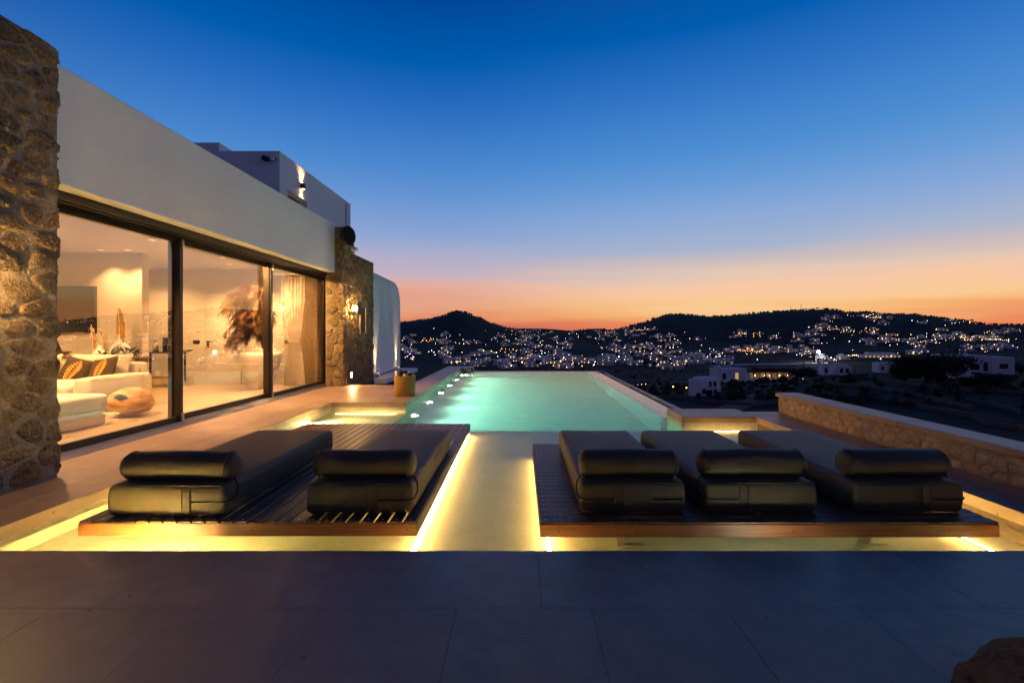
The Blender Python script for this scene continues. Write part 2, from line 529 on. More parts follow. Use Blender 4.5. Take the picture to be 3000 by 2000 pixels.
def cells(x0, x1, y0, y1, rng, sx, sy, jit=0.42):
    """random rubble: the cells round uneven seeds, wider than high"""
    pts = []
    y = y0 - sy
    row_ = 0
    while y < y1 + sy:
        h = sy * rng.uniform(0.75, 1.3)
        x = x0 - sx * rng.uniform(0.3, 1.5)
        while x < x1 + sx:
            w = sx * rng.choice((0.55, 0.8, 1.0, 1.25, 1.6))
            pts.append((x + w / 2 + rng.uniform(-jit, jit) * sx * 0.4, y + h / 2 + rng.uniform(-jit, jit) * sy * 1.1))
            x += w
        y += h
        row_ += 1
    k = sy / sx * 1.15
    out = []
    for i, (px, py) in enumerate(pts):
        if not (x0 < px < x1 and y0 < py < y1):
            continue
        poly = [(x0, y0), (x1, y0), (x1, y1), (x0, y1)]
        for j, (qx, qy) in enumerate(pts):
            if i == j or abs(qx - px) > 3.2 * sx or abs(qy - py) > 3.2 * sy:
                continue
            nx, ny = (qx - px) * k * k, qy - py
            c = nx * (px + qx) / 2 + ny * (py + qy) / 2
            new = []
            for a, b in zip(poly, poly[1:] + poly[:1]):
                da, db = nx * a[0] + ny * a[1] - c, nx * b[0] + ny * b[1] - c
                if da <= 0:
                    new.append(a)
                if (da < 0) != (db < 0):
                    t = da / (da - db)
                    new.append((a[0] + (b[0] - a[0]) * t, a[1] + (b[1] - a[1]) * t))
            poly = new
            if len(poly) < 3:
                break
        if len(poly) >= 3:
            out.append(poly)
    return out

def stones(parent, mat_, org, ax_u, ax_n, polys, rng, joint=0.02, depth=0.03, inset=0.03, step=0.06, skip=None):
    """one craggy stone per cell; u along the wall, z up, n out of it"""
    U, Nn, Z, O_ = Vector(ax_u), Vector(ax_n), Vector((0, 0, 1)), Vector(org)
    for poly in polys:
        cu = sum(p[0] for p in poly) / len(poly)
        cz = sum(p[1] for p in poly) / len(poly)
        if skip and skip(cu, cz):
            continue
        j = joint * rng.uniform(0.35, 0.9)
        P = []
        for p in poly:
            d = math.hypot(p[0] - cu, p[1] - cz)
            f = max(0.3, 1 - j / max(d, 1e-4))
            P.append((cu + (p[0] - cu) * f, cz + (p[1] - cz) * f))
        w = max(p[0] for p in P) - min(p[0] for p in P)
        h = max(p[1] for p in P) - min(p[1] for p in P)
        if w < 0.03 or h < 0.03:
            continue
        ring = []
        for a, b in zip(P, P[1:] + P[:1]):
            L = math.hypot(b[0] - a[0], b[1] - a[1])
            if L < 0.012:
                continue
            m_ = max(1, min(4, round(L / step)))
            lo = 0.16 if L > 0.05 else 0.3
            for q in [lo + (1 - 2 * lo) * t / max(1, m_) for t in range(m_ + 1)]:
                jj = min(0.012, step * 0.14)
                ring.append((a[0] + (b[0] - a[0]) * q + rng.uniform(-jj, jj), a[1] + (b[1] - a[1]) * q + rng.uniform(-jj, jj)))
        n = len(ring)
        if n < 5:
            continue
        dep = depth * rng.uniform(0.4, 1.35)
        tilt = (rng.uniform(-0.10, 0.10), rng.uniform(-0.12, 0.12))
        vs, fs = [], []
        for sc_, dn, jt in ((1.02, -inset, 0), (0.99, dep * 0.35, 0.25), (0.86, dep * 0.95, 0.3), (0.45, dep * 1.0, 0.35)):
            for (x, y) in ring:
                xx, yy = (x - cu) * sc_, (y - cz) * sc_
                v = dn + (rng.uniform(-jt, jt) * dep + tilt[0] * xx + tilt[1] * yy if jt else 0)
                vs.append(O_ + U * (cu + xx) + Z * (cz + yy) + Nn * v)
        for i in range(3):
            for k in range(n):
                k2 = (k + 1) % n
                fs.append((i * n + k, i * n + k2, (i + 1) * n + k2, (i + 1) * n + k))
        vs.append(O_ + U * cu + Z * cz + Nn * dep * rng.uniform(0.8, 1.2))
        for k in range(n):
            fs.append((3 * n + k, 3 * n + (k + 1) % n, 4 * n))
        obj('stone', MB().add(vs, fs), mat_, parent, smooth=rng.random() < 0.8)
# ================================================================== THE SETTING: terrace, pool, water
rng = random.Random(7)
WL = -0.16                      # water level
terrace = empty('terrace', (0, 3, -0.1), kind='structure')
base = MB()
base.box(-6.3, 6.0, -3.5, 2.95, -1.6, -0.0965)
base.box(-5.16, -3.66, 2.95, 12.30, -1.6, -0.0965)
base.box(-3.66, -2.26, 9.34, 12.30, -1.6, -0.0965)
base.box(-2.80, -2.26, 12.30, 19.05, -3.0, -0.0965)
base.box(3.78, 4.75, 2.95, 8.17, -1.6, -0.0965)
base.box(2.6, 3.78, 7.72, 8.47, -3.0, -0.0965)
obj('slab', base, M['grout'], terrace)
gr = MB()
for x0, x1, y0, y1 in [(-6.3, 6.0, -3.5, 2.93), (-5.16, -3.66, 2.93, 12.3), (-3.66, -2.24, 9.33, 12.3), (-2.8, -2.24, 12.3, 19.0), (3.80, 4.75, 2.93, 8.15), (2.63, 3.80, 7.75, 8.45)]:
    gr.box(x0, x1, y0, y1, -0.0965, -0.004)
obj('joint_mortar', gr, M['grout'], terrace)

def tiles(x0, x1, y0, y1, tw, th, offx=0.0, stagger=0.0, m_='tile', zt=0.0, thick=0.03, gap=0.0014):
    ny = max(1, round((y1 - y0) / th))
    for j in range(ny):
        ya, yb = y0 + (y1 - y0) * j / ny, y0 + (y1 - y0) * (j + 1) / ny
        x = x0 - tw + ((offx + stagger * j) % tw)
        while x < x1 - 0.01:
            a, b = max(x, x0), min(x + tw, x1)
            if b - a > 0.05:
                q = MB().box(a + gap / 2, b - gap / 2, ya + gap / 2, yb - gap / 2, zt - thick, zt + rng.uniform(-0.0006, 0.0006))
                obj('tile', q, M[m_], terrace, bevel=0.0018, bseg=1)
            x += tw
# front terrace: a row of long slabs along the pool, squares behind
x = -5.0
edges = [-5.9, -4.25, -2.07, 0.105, 2.28, 4.45, 5.9]
for a, b in zip(edges, edges[1:]):
    obj('tile', MB().box(a + 0.0006, b - 0.0006, 2.3695, 2.988, -0.096, 0.0), M['tile'], terrace, bevel=0.0014, bseg=1)
xs = [-5.56 + 0.656 * i for i in range(18)]
for a, b in zip(xs, xs[1:]):
    for (c, d) in ((1.71, 2.368), (1.05, 1.708)):
        obj('tile', MB().box(a + 0.0006, b - 0.0006, c + 0.0004, d - 0.0002, -0.03, rng.uniform(-0.0006, 0.0006)), M['tile'], terrace, bevel=0.001, bseg=1)
tiles(-5.56, 5.592, -1.6, 1.05, 1.312, 0.6625)
# left terrace between the glass doors and the pool
tiles(-4.80, -3.96, 2.99, 9.29, 0.84, 1.30)
tiles(-4.80, -2.84, 9.29 + 0.002, 12.33, 1.0, 0.76, 0.16, 0.5)
tiles(-5.16, -4.80, 11.0, 12.33, 0.36, 0.66)
tiles(4.10, 4.34, 2.99, 8.2, 0.24, 1.3)
tiles(4.10, 4.75, 1.05, 2.99, 0.65, 0.97)

def copings(segs):
    for x0, x1, y0, y1 in segs:
        obj('coping', MB().box(x0, x1, y0, y1, -0.096, 0.001), M['tile'], terrace, bevel=0.004, bseg=2)
cs = []
yy = 2.99
for i in range(5):
    cs.append((-3.958, -3.60, yy + 0.002, yy + 1.26 - 0.002)); yy += 1.26
yy = 2.99
for i in range(4):
    cs.append((3.75, 4.098, yy + 0.002, yy + 1.175 - 0.002)); yy += 1.175
for i in range(2):
    cs.append((-3.60 + 0.002 + i * 0.7, -3.60 + 0.7 + i * 0.7 - 0.002, 9.292, 9.6))
yy = 9.292
cs.append((-2.838, -2.198, 9.61, 10.9))
for i in range(6):
    cs.append((-2.838, -2.198, 10.904 + i * 1.215, 10.9 + (i + 1) * 1.215))
cs.append((-2.838, -1.81, 18.20, 19.07))
for i in range(2):
    cs.append((2.57 + i * 0.60 + 0.002, 2.57 + (i + 1) * 0.60 - 0.002, 7.69, 8.5))
cs = [c for c in cs if c[1] - c[0] > 0.02]
cs.append((3.77, 4.098, 7.694, 8.2))
copings(cs)

basin = empty('pool_basin', (0, 8, -1.8), kind='structure')
def wall(name, x0, x1, y0, y1, z0, z1, m_='pool', bev=0.0):
    return obj(name, MB().box(x0, x1, y0, y1, z0, z1), M[m_], basin, bevel=bev, bseg=2)
wall('pool_floor', -3.70, 3.80, 2.90, 7.70, -2.39, -0.46, bev=0.01)
wall('pool_floor', -3.70, -2.20, 7.701, 9.31, -2.38, -0.461)
wall('pool_floor', -2.35, 2.6, 7.699, 18.2, -2.4, -1.9)
wall('pool_wall', -3.93, -3.645, 2.7, 9.6, -1.92, -0.097, 'coping')
wall('pool_wall', -3.93, 4.05, 2.69, 2.955, -1.93, -0.0975)
wall('pool_wall', 3.785, 4.06, 2.75, 7.99, -1.91, -0.0972, 'coping')
wall('pool_wall', 2.572, 4.0, 7.692, 8.49, -2.405, -0.0971, 'coping')
wall('pool_wall', -3.9, -2.202, 9.293, 9.62, -1.915, -0.0973, 'coping')
wall('pool_wall', -2.83, -2.20, 9.4, 19.06, -3.0, -0.0974, 'coping')
wall('pool_wall', -2.82, -1.812, 18.203, 19.065, -3.01, -0.0976, 'coping')
wall('weir', -2.5, 2.93, 18.0, 18.42, -3.0, WL + 0.004, 'wet', 0.012)
wy = MB()
n = 26
prof = [(2.50, WL + 0.004), (2.60, WL + 0.006), (2.80, WL - 0.004), (2.96, WL - 0.012)]
vs, fs = [], []
for i in range(n + 1):
    y = 8.497 + (18.41 - 8.497) * i / n
    for px_, pz in prof:
        vs.append((px_, y, pz))
    vs.append((2.965, y, -3.2)); vs.append((2.50, y, -3.2))
k = 6
for i in range(n):
    for j in range(k):
        j2 = (j + 1) % k
        fs.append((i * k + j, i * k + j2, (i + 1) * k + j2, (i + 1) * k + j))
fs += [tuple(range(k)), tuple(n * k + j for j in range(k - 1, -1, -1))]
wy.add(vs, fs)
obj('weir', wy, M['wet'], basin)
wall('gutter', 2.97, 3.16, 8.52, 18.6, -3.0, -0.42, 'coping')
wall('gutter_wall', 3.17, 3.30, 8.53, 18.7, -3.0, -0.22, 'coping', 0.01)
wall('gutter_wall', -2.0, 3.30, 18.75, 18.9, -3.0, -0.17, 'coping', 0.01)
# the support walls the terrace stands on
wall('retaining_wall', -5.2, -2.82, 12.26, 12.335, -5.0, -0.099, 'drystone')
wall('retaining_wall', 2.5, 5.0, 8.5, 8.6, -5.0, -0.5, 'drystone')

water = obj('water', MB().prism([(-3.655, 2.945), (3.795, 2.945), (3.795, 7.70), (2.580, 7.70), (2.580, 8.51), (2.505, 8.51), (2.505, 18.01), (-1.80, 18.01), (-1.80, 18.22), (-2.21, 18.22), (-2.21, 9.30), (-3.655, 9.30)], -2.3, WL), M['water'])
tag(water, kind='structure')

# underwater lamps -------------------------------------------------
def pool_light(name_label, c, d, energy, colour, spread=1.0, group=None, r=0.085):
    """c on the wall, d the way it shines"""
    d = Vector(d).normalized()
    t = empty('pool_light', c, name_label, 'pool light', group)
    u = d.orthogonal().normalized(); v = d.cross(u)
    def disc(prof):
        m_ = MB(); vs, fs = [], []; sg = 20
        for rr, hh in prof:
            for k in range(sg):
                a = 2 * math.pi * k / sg
                vs.append(Vector(c) + (u * math.cos(a) + v * math.sin(a)) * rr + d * hh)
        for i in range(len(prof) - 1):
            for k in range(sg):
                k2 = (k + 1) % sg
                fs.append((i * sg + k, i * sg + k2, (i + 1) * sg + k2, (i + 1) * sg + k))
        fs.append(tuple((len(prof) - 1) * sg + k for k in range(sg)))
        return m_.add(vs, fs)
    obj('trim_ring', disc([(r * 1.3, -0.01), (r * 1.3, 0.012), (r * 1.02, 0.014), (r * 1.0, 0.0)]), M['steel'], t, smooth=False)
    obj('lens', disc([(r, 0.001), (r * 0.96, 0.02), (r * 0.7, 0.042), (r * 0.3, 0.054), (0.004, 0.056)]), M['poollens'], t, smooth=True)
    lamp('pool_glow', 'SPOT', Vector(c) + d * 0.075, energy, colour, t, 0.04, Vector(c) + d * 1.0 + Vector((0, 0, 0.12 if c[2] < -0.5 else -0.12)), 165, 0.7)
    return t
for i in range(6):
    y = 9.82 + 1.63 * i
    pool_light(['nearest round pool lamp, under water where the shelf meets the deep pool', 'second round pool lamp along the left pool wall, with a wide white glare', 'third glowing round pool lamp along the left pool wall',
                'fourth glowing round pool lamp along the left pool wall', 'fifth glowing round pool lamp, last but one before the far end', 'farthest glowing round pool lamp, by the infinity edge'][i],
               (-2.198, y, -1.15), (1, 0, 0.0), 260, (0.52, 1.0, 0.80), group='lamps along the left pool wall', r=0.115)
pool_light('pool lamp under the shallow water at the left front corner', (-2.65, 2.957, -0.31), (0, 1, 0), 480, (1.0, 0.58, 0.14))
pool_light('bright pool lamp in the shallow corner behind the left wooden platform', (-3.643, 8.15, -0.31), (1, 0, 0), 300, (1.0, 0.72, 0.25))
pool_light('pool lamp under the shallow water at the right side wall', (3.783, 4.6, -0.31), (-1, 0, 0), 110, (1.0, 0.70, 0.22))
pool_light('added pool lamp brightening the shallow water in front of the right platform', (1.75, 2.957, -0.31), (0, 1, 0), 6, (1.0, 0.55, 0.14))  # no lamp known here; added to brighten the shallow water

def led(label, x, y0, y1):
    t = empty('led_strip', (x, (y0 + y1) / 2, -0.459), label, 'led strip', 'LED strips on the pool floor under the platforms')
    obj('channel', MB().box(x - 0.022, x + 0.022, y0, y1, -0.4595, -0.449), M['steel'], t, origin=(x, (y0 + y1) / 2, -0.459))
    obj('diffuser', MB().tube([(x, y0, -0.385), (x, y1, -0.385)], 0.014, 8), M['led'], t, origin=(x, (y0 + y1) / 2, -0.459))
    k = y0 + 0.15
    while k < y1:
        obj('clip', MB().box(x - 0.006, x + 0.006, k - 0.006, k + 0.006, -0.449, -0.402), M['steel'], t, origin=(x, (y0 + y1) / 2, -0.459))
        k += 0.9
led('long glowing LED line under the right edge of the left platform', -0.79, 3.08, 7.35)
led('LED line hidden under the left edge of the left platform', -3.27, 4.15, 7.0)
def led_x(label, x0, x1, y):
    c = ((x0 + x1) / 2, y, -0.459)
    t = empty('led_strip', c, label, 'led strip', 'LED strips on the pool floor at the end walls')
    obj('channel', MB().box(x0, x1, y - 0.022, y + 0.022, -0.4595, -0.449), M['steel'], t, origin=c)
    obj('diffuser', MB().tube([(x0, y, -0.385), (x1, y, -0.385)], 0.014, 8), M['ledlow'], t, origin=c)
led_x('short LED line at the foot of the end wall in the left shallow corner', -3.5, -2.35, 9.16)
led_x('short LED line at the foot of the end wall in the right shallow corner', 2.72, 3.65, 7.56)
led('glowing LED line under the left edge of the right platform', 0.215, 3.08, 6.0)
led('glowing LED line near the far right corner of the right platform', 3.42, 3.08, 6.0)

# ================================================================== VILLA
villa = empty('villa', (-6, 9, 0), 'white flat-roofed villa with a lit glass front beside the pool', 'house')
def vpart(name, mb, m_, **k):
    return obj(name, mb, M[m_] if isinstance(m_, str) else m_, villa, **k)
Y0, Y1, Y2, Y3 = 4.55, 7.22, 9.85, 12.62
vpart('parapet', MB().box(-4.59, -4.80, 4.50, 11.955, 2.82, 4.01), 'plaster', bevel=0.02, bseg=3)
vpart('soffit', MB().box(-4.802, -5.6, 4.50, 12.9, 2.825, 3.1), 'plaster')
vpart('roof', MB().box(-4.803, -13.0, 4.1, 14.0, 3.101, 3.7), 'plaster')
vpart('ceiling', MB().box(-5.601, -11.4, 4.3, 12.5, 2.95, 3.1), 'intwall')
# the head and the sill with their tracks
vpart('head_frame', MB().box(-4.79, -5.20, 4.50, 12.70, 2.765, 2.824), 'frame')
hr = MB()
for x in (-4.80, -4.92, -5.04):
    hr.box(x, x - 0.022, 4.50, 12.70, 2.742, 2.7645)
vpart('head_track', hr, 'frame')['kind'] = 'stuff'
sill = vpart('sill_track', MB().box(-4.81, -5.22, 4.50, 12.72, -0.02, 0.008), 'track')
for x in (-4.83, -4.87, -4.91, -4.95, -4.99, -5.03, -5.07):
    obj('rail', MB().box(x, x - 0.012, 4.50, 12.72, 0.0085, 0.017), M['track'], sill, bevel=0.003, bseg=1)
def door_panel(ya, yb, x):
    fr = 0.075
    f = MB()
    f.box(x, x - 0.06, ya, yb, 0.018, 0.095)
    f.box(x, x - 0.06, ya, yb, 2.675, 2.762)
    f.box(x - 0.001, x - 0.059, ya, ya + fr, 0.0955, 2.6745)
    f.box(x - 0.001, x - 0.059, yb - fr, yb, 0.0955, 2.6745)
    p = vpart('sliding_door', f, 'frame')
    obj('pane', MB().box(x - 0.022, x - 0.034, ya + fr - 0.004, yb - fr + 0.004, 0.09, 2.68), M['glass'], p)
    return p
door_panel(Y0, Y1 + 0.05, -5.10)
door_panel(Y1 - 0.05, Y2 + 0.05, -5.17)
door_panel(Y2 - 0.05, Y3, -5.10)
for y in (Y1, Y2):
    vpart('mullion', MB().box(-5.062, -5.098, y - 0.035, y + 0.035, 0.02, 2.76), 'frame', bevel=0.004)
    for z in (0.02, 2.60):
        vpart('lock_block', MB().box(-5.03, -5.061, y - 0.02, y + 0.02, z, z + 0.13), 'steel', bevel=0.004)
vpart('jamb', MB().box(-5.05, -5.22, Y3 + 0.001, Y3 + 0.09, 0.01, 2.764), 'frame')
# rooms behind the glass
floor = vpart('indoor_floor', MB().box(-5.225, -11.4, 4.3, 12.5, -0.1, -0.006), 'grout')
for i in range(8):
    for j in range(9):
        obj('floor_tile', MB().box(-5.23 - i * 0.77, -5.23 - (i + 1) * 0.77 + 0.003, 4.32 + j * 0.9, 4.32 + (j + 1) * 0.9 - 0.003, -0.03, 0.012), M['intfloor'], floor, bevel=0.0015, bseg=1)
vpart('back_wall', MB().box(-5.9, -11.4, 12.36, 12.6, 0.0, 2.951), 'intwall')
vpart('end_wall', MB().box(-5.22, -5.9, 12.42, 12.66, 0.0, 2.83), 'darkwood')
vpart('side_wall', MB().box(-11.4, -11.2, 4.3, 12.37, 0.0, 2.952), 'intwall')
vpart('near_wall', MB().box(-5.3, -11.4, 4.1, 4.3, 0.0, 2.953), 'intwall')
vpart('partition', MB().box(-7.67, -11.2, 9.80, 9.98, 0.0, 2.951), 'intwall', bevel=0.006)
dr = vpart('interior_door', MB().box(-8.02, -7.14, 12.335, 12.357, 0.013, 2.34), 'intwall', bevel=0.003)
gaps = MB()
for x in (-8.026, -7.134):
    gaps.box(x - 0.006, x + 0.006, 12.35, 12.359, 0.013, 2.352)
gaps.box(-8.02, -7.14, 12.35, 12.359, 2.341, 2.352)
obj('shadow_gap', gaps, M['blackm'], dr)
hd = MB().box(-7.985, -7.945, 12.315, 12.334, 0.99, 1.06)
hd.tube([(-7.965, 12.315, 1.10), (-7.965, 12.27, 1.10), (-7.83, 12.27, 1.10)], 0.012, 8)
hd.box(-7.99, -7.94, 12.322, 12.334, 1.075, 1.125)
obj('door_handle', hd, M['blackm'], dr)
for (x, w) in ((-8.28, 0.17), (-5.98, 0.10)):
    sp_ = vpart('switch_plate', MB().box(x - w / 2, x + w / 2, 12.345, 12.359, 1.05, 1.14), 'blackm', bevel=0.004)
# upper storey
U = -7.0
ub = MB().box(U - 0.35, -13.0, 14.05, 19.9, 3.4, 6.60)
ub.box(U, U - 0.35, 14.05, 14.52, 3.4, 6.60).box(U, U - 0.35, 15.90, 19.9, 3.4, 6.60).box(U, U - 0.35, 14.52, 15.90, 5.62, 6.60).box(U, U - 0.35, 14.52, 15.90, 3.4, 4.4)
vpart('upper_storey', ub, 'plaster')
vpart('chimney_block', MB().box(-8.76, -12.8, 14.06, 17.2, 6.5, 6.86), 'plaster', bevel=0.03)
wb = vpart('window', MB().box(U - 0.28, U - 0.345, 14.525, 15.895, 4.41, 5.615), 'frame')
obj('pane', MB().box(U - 0.275, U - 0.2795, 14.60, 15.82, 4.48, 5.55), M['dimwin'], wb)
dp = vpart('rain_pipe', MB().tube([(U + 0.035, 19.35, 3.5), (U + 0.035, 19.35, 6.45)], 0.04, 10), 'plaster', smooth=True)

# lamps inside: recessed fittings in the ceiling
def downlight(label, x, y, e, ang=95, tgt=None):
    t = empty('downlight', (x, y, 2.95), label, 'ceiling light', 'recessed ceiling lights')
    obj('trim', MB().lathe([(0.062, 0.0), (0.062, -0.008), (0.045, -0.010), (0.045, 0.0)], (x, y, 2.9495), 20, cap=False), M['plaster'], t, origin=(x, y, 2.95))
    obj('lens', MB().lathe([(0.043, 0.0), (0.02, -0.003), (0.002, -0.004)], (x, y, 2.9475), 16), M['downl'], t, origin=(x, y, 2.95))
    lamp('downlight_glow', 'SPOT', (x, y, 2.925), e * 4.2, WARM, t, 0.018, tgt or ((x, y, 0) if ang < 150 else (x + 3.5, y + 1.5, 0)), ang if ang < 150 else 104, 0.8 if ang < 150 else 0.4)  # the widest ones are added spots, turned outward to light the parapet
DL = [('recessed ceiling light washing the wall right of the screen', -7.68, 9.45, 60, 110), ('recessed ceiling light just right of the screen', -8.2, 9.45, 50, 110),
      ('recessed ceiling light over the tall plant', -6.9, 11.45, 330, 135), ('recessed ceiling light behind the left door pane over the seat', -6.3, 6.3, 300, 120),
      ('added ceiling spot over the round wooden stool, aimed out at the parapet', -6.4, 8.4, 250, 150), ('recessed ceiling light over the sofa', -8.0, 7.3, 260, 140),
      ('added ceiling spot between the partition and the plant, aimed out at the parapet', -6.4, 10.4, 280, 150), ('recessed ceiling light over the drinks trolley', -8.9, 11.4, 110, 140),
      ('added ceiling light brightening the tied curtain', -5.65, 11.35, 140, 130), ('recessed ceiling light behind the screen end of the room', -9.8, 8.3, 110, 140)]  # the light by the curtain is added to brighten the cloth
for l, x, y, e, a in DL:
    downlight(l, x, y, e, a)

# ================================================================== STONE PIERS
pier = empty('stone_pier', (-4.8, 3.6, 0), 'big rough stone pier at the left edge, nearest to the view', 'pier')
obj('mortar_core', MB().box(-4.30, -5.28, 2.55, 4.505, -0.05, 3.985), M['mortar'], pier, bevel=0.03)
r1 = random.Random(3)
stones(pier, M['stone'], (-4.30, 0, 0), (0, 1, 0), (1, 0, 0), cells(2.56, 4.515, 0.0, 3.98, r1, 0.28, 0.155), r1, 0.042, 0.02, step=0.04)
stones(pier, M['stone'], (0, 4.50, 0), (1, 0, 0), (0, 1, 0), cells(-5.1, -4.28, 0.02, 3.97, r1, 0.3, 0.19), r1, 0.03, 0.022)

pier2 = empty('stone_pier', (-4.7, 13, 0), 'tall stone pier at the far end of the glass doors carrying a lantern', 'pier')
obj('mortar_core', MB().box(-4.39, -4.83, 11.99, 14.40, -3.0, 3.40).box(-4.391, -5.3, 12.66, 14.39, -3.0, 3.39), M['mortar'], pier2)
obj('mortar_core', MB().box(-4.392, -4.829, 11.991, 12.74, 3.402, 3.955), M['mortar'], pier2)
ra = cells(11.97, 14.42, -0.35, 3.40, r1, 0.26, 0.15)
stones(pier2, M['stone'], (-4.39, 0, 0), (0, 1, 0), (1, 0, 0), ra, r1, 0.022, 0.022, skip=lambda u, z: 13.08 < u < 13.72 and 1.22 < z < 2.13)
stones(pier2, M['stone'], (-4.39, 0, 0), (0, 1, 0), (1, 0, 0), cells(11.97, 12.76, 3.41, 3.95, r1, 0.24, 0.15), r1, 0.02, 0.028)
stones(pier2, M['stone'], (0, 11.99, 0), (1, 0, 0), (0, -1, 0), cells(-4.83, -4.37, 0.01, 2.80, r1, 0.23, 0.15), r1, 0.02, 0.028)
stones(pier2, M['stone'], (0, 11.99, 0), (1, 0, 0), (0, -1, 0), cells(-4.58, -4.37, 2.83, 3.94, r1, 0.2, 0.15), r1, 0.02, 0.02)
obj('niche_shade', MB().box(-4.40, -4.374, 13.20, 13.60, 1.33, 2.02), M['blackm'], pier2)  # flat black panel; the shade of the recess is put into its colour
nf = MB().box(-4.398, -4.345, 13.14, 13.20, 1.28, 2.07).box(-4.398, -4.345, 13.60, 13.66, 1.28, 2.07).box(-4.3985, -4.346, 13.20, 13.60, 2.02, 2.08).box(-4.3985, -4.346, 13.20, 13.60, 1.27, 1.33)
obj('niche_frame', nf, M['mortar'], pier2)
# curved white wall beyond
cw = MB()
prof = [(14.43, -0.05), (18.2, 0.0)]
for k in range(9):
    a = R(90) * k / 8
    prof.append((17.35 + 0.85 * math.cos(a), 2.30 + 0.85 * math.sin(a)))
prof.append((14.43, 3.22))
n = len(prof)
vs = [(-4.50, y, z) for y, z in prof] + [(-6.2, y, z) for y, z in prof]
cw.add(vs, [tuple(range(n)), tuple(range(2 * n - 1, n - 1, -1))] + [(i, (i + 1) % n, n + (i + 1) % n, n + i) for i in range(n)])
cwo = empty('curved_wall', (-5.3, 16.3, -0.05), 'smooth white wall with a rounded top corner beyond the far stone pier', 'wall')
obj('wall_body', cw, M['plaster'], cwo, bevel=0.12, bseg=4, smooth=False)
obj('ledge', MB().box(-4.02, -6.0, 14.41, 18.9, -0.20, -0.055), M['plaster'], cwo, bevel=0.01)
obj('ledge_support', MB().box(-4.2, -6.0, 14.40, 18.7, -4.0, -0.201), M['drystone'], cwo)
for i, (y, lb) in enumerate(((14.95, 'small uplight at the foot of the white wall, close to the stone pier'), (17.45, 'small uplight at the foot of the white wall, near its rounded end'))):
    t = empty('uplight', (-4.36, y, -0.055), lb, 'uplight', 'uplights on the white wall ledge')
    obj('housing', MB().lathe([(0.05, 0), (0.05, 0.12), (0.042, 0.125), (0.042, 0.10)], (-4.40, y, -0.0545), 14, cap=True), M['steel'], t, smooth=False)
    obj('lens', MB().lathe([(0.040, 0.10), (0.02, 0.106), (0.002, 0.107)], (-4.40, y, -0.052), 12), M['bulb'], t)
    lamp('uplight_glow', 'SPOT', (-4.40, y, 0.09), 170, (1.0, 0.64, 0.28), t, 0.02, (-4.50, y, 1.0), 40, 0.9)

# parapet on the right
par = empty('parapet_wall', (4.5, 5, 0), 'low stone parapet with a pale capping on the right of the terrace', 'wall')
obj('wall_core', MB().box(4.325, 4.62, 1.2, 8.10, -3.0, 0.262), M['mortar'], par)
stones(par, M['pstone'], (4.328, 0, 0), (0, 1, 0), (-1, 0, 0), cells(3.0, 8.10, 0.0, 0.262, r1, 0.15, 0.085), r1, 0.012, 0.012, step=0.04)
stones(par, M['pstone'], (0, 8.10, 0), (1, 0, 0), (0, 1, 0), cells(4.32, 4.62, -0.2, 0.262, r1, 0.15, 0.085), r1, 0.012, 0.012, step=0.04)
for (a, b) in ((1.1, 2.6), (2.6, 4.1), (4.1, 5.5), (5.5, 6.9), (6.9, 8.14)):
    obj('capping', MB().box(4.285, 4.66, a + 0.0015, b - 0.0015, 0.264, 0.333), M['tile'], par, bevel=0.014, bseg=3)
# ================================================================== FITTINGS ON THE WALLS
def lantern(loc, label, e):
    x, y, z = loc                       # on a wall that faces +X
    t = empty('wall_lantern', (x, y, z), label, 'wall lamp', 'box lanterns on the stone piers')
    obj('back_plate', MB().box(x + 0.0, x + 0.03, y - 0.05, y + 0.05, z - 0.13, z + 0.13), M['blackm'], t, bevel=0.004)
    fr = MB()
    for (dx, dy) in ((0.05, -0.11), (0.05, 0.11), (0.20, -0.11), (0.20, 0.11)):
        fr.box(x + dx - 0.007, x + dx + 0.007, y + dy - 0.007, y + dy + 0.007, z - 0.15, z + 0.15)
    for dz in (-0.15, 0.15):
        for dy in (-0.11, 0.11):
            fr.box(x + 0.03, x + 0.206, y + dy - 0.0065, y + dy + 0.0065, z + dz - 0.006, z + dz + 0.006)
        for dx in (0.05, 0.20):
            fr.box(x + dx - 0.0065, x + dx + 0.0065, y - 0.104, y + 0.104, z + dz - 0.0055, z + dz + 0.0055)
    obj('cage', fr, M['blackm'], t)
    obj('shield_plate', MB().box(x + 0.209, x + 0.214, y - (0.112 if e < 115 else 0.045), y + (0.112 if e < 115 else 0.045), z - 0.152, z + 0.152), M['blackm'], t)  # plate added to cut the light thrown outward, narrower on the near lantern
    obj('bulb', MB().lathe([(0.012, -0.06), (0.034, -0.045), (0.036, 0.03), (0.02, 0.055), (0.002, 0.06)], (x + 0.11, y, z), 14), M['lantern' if e < 115 else 'lantern2'], t, smooth=True)
    obj('arm', MB().tube([(x + 0.02, y, z - 0.09), (x + 0.11, y, z - 0.09), (x + 0.11, y, z - 0.055)], 0.012, 8), M['blackm'], t)
lantern((-4.335, 12.40, 1.95), 'lit box lantern on the far stone pier', 110)
lantern((-4.265, 3.58, 1.78), 'lit box lantern on the near stone pier at the left edge', 120)

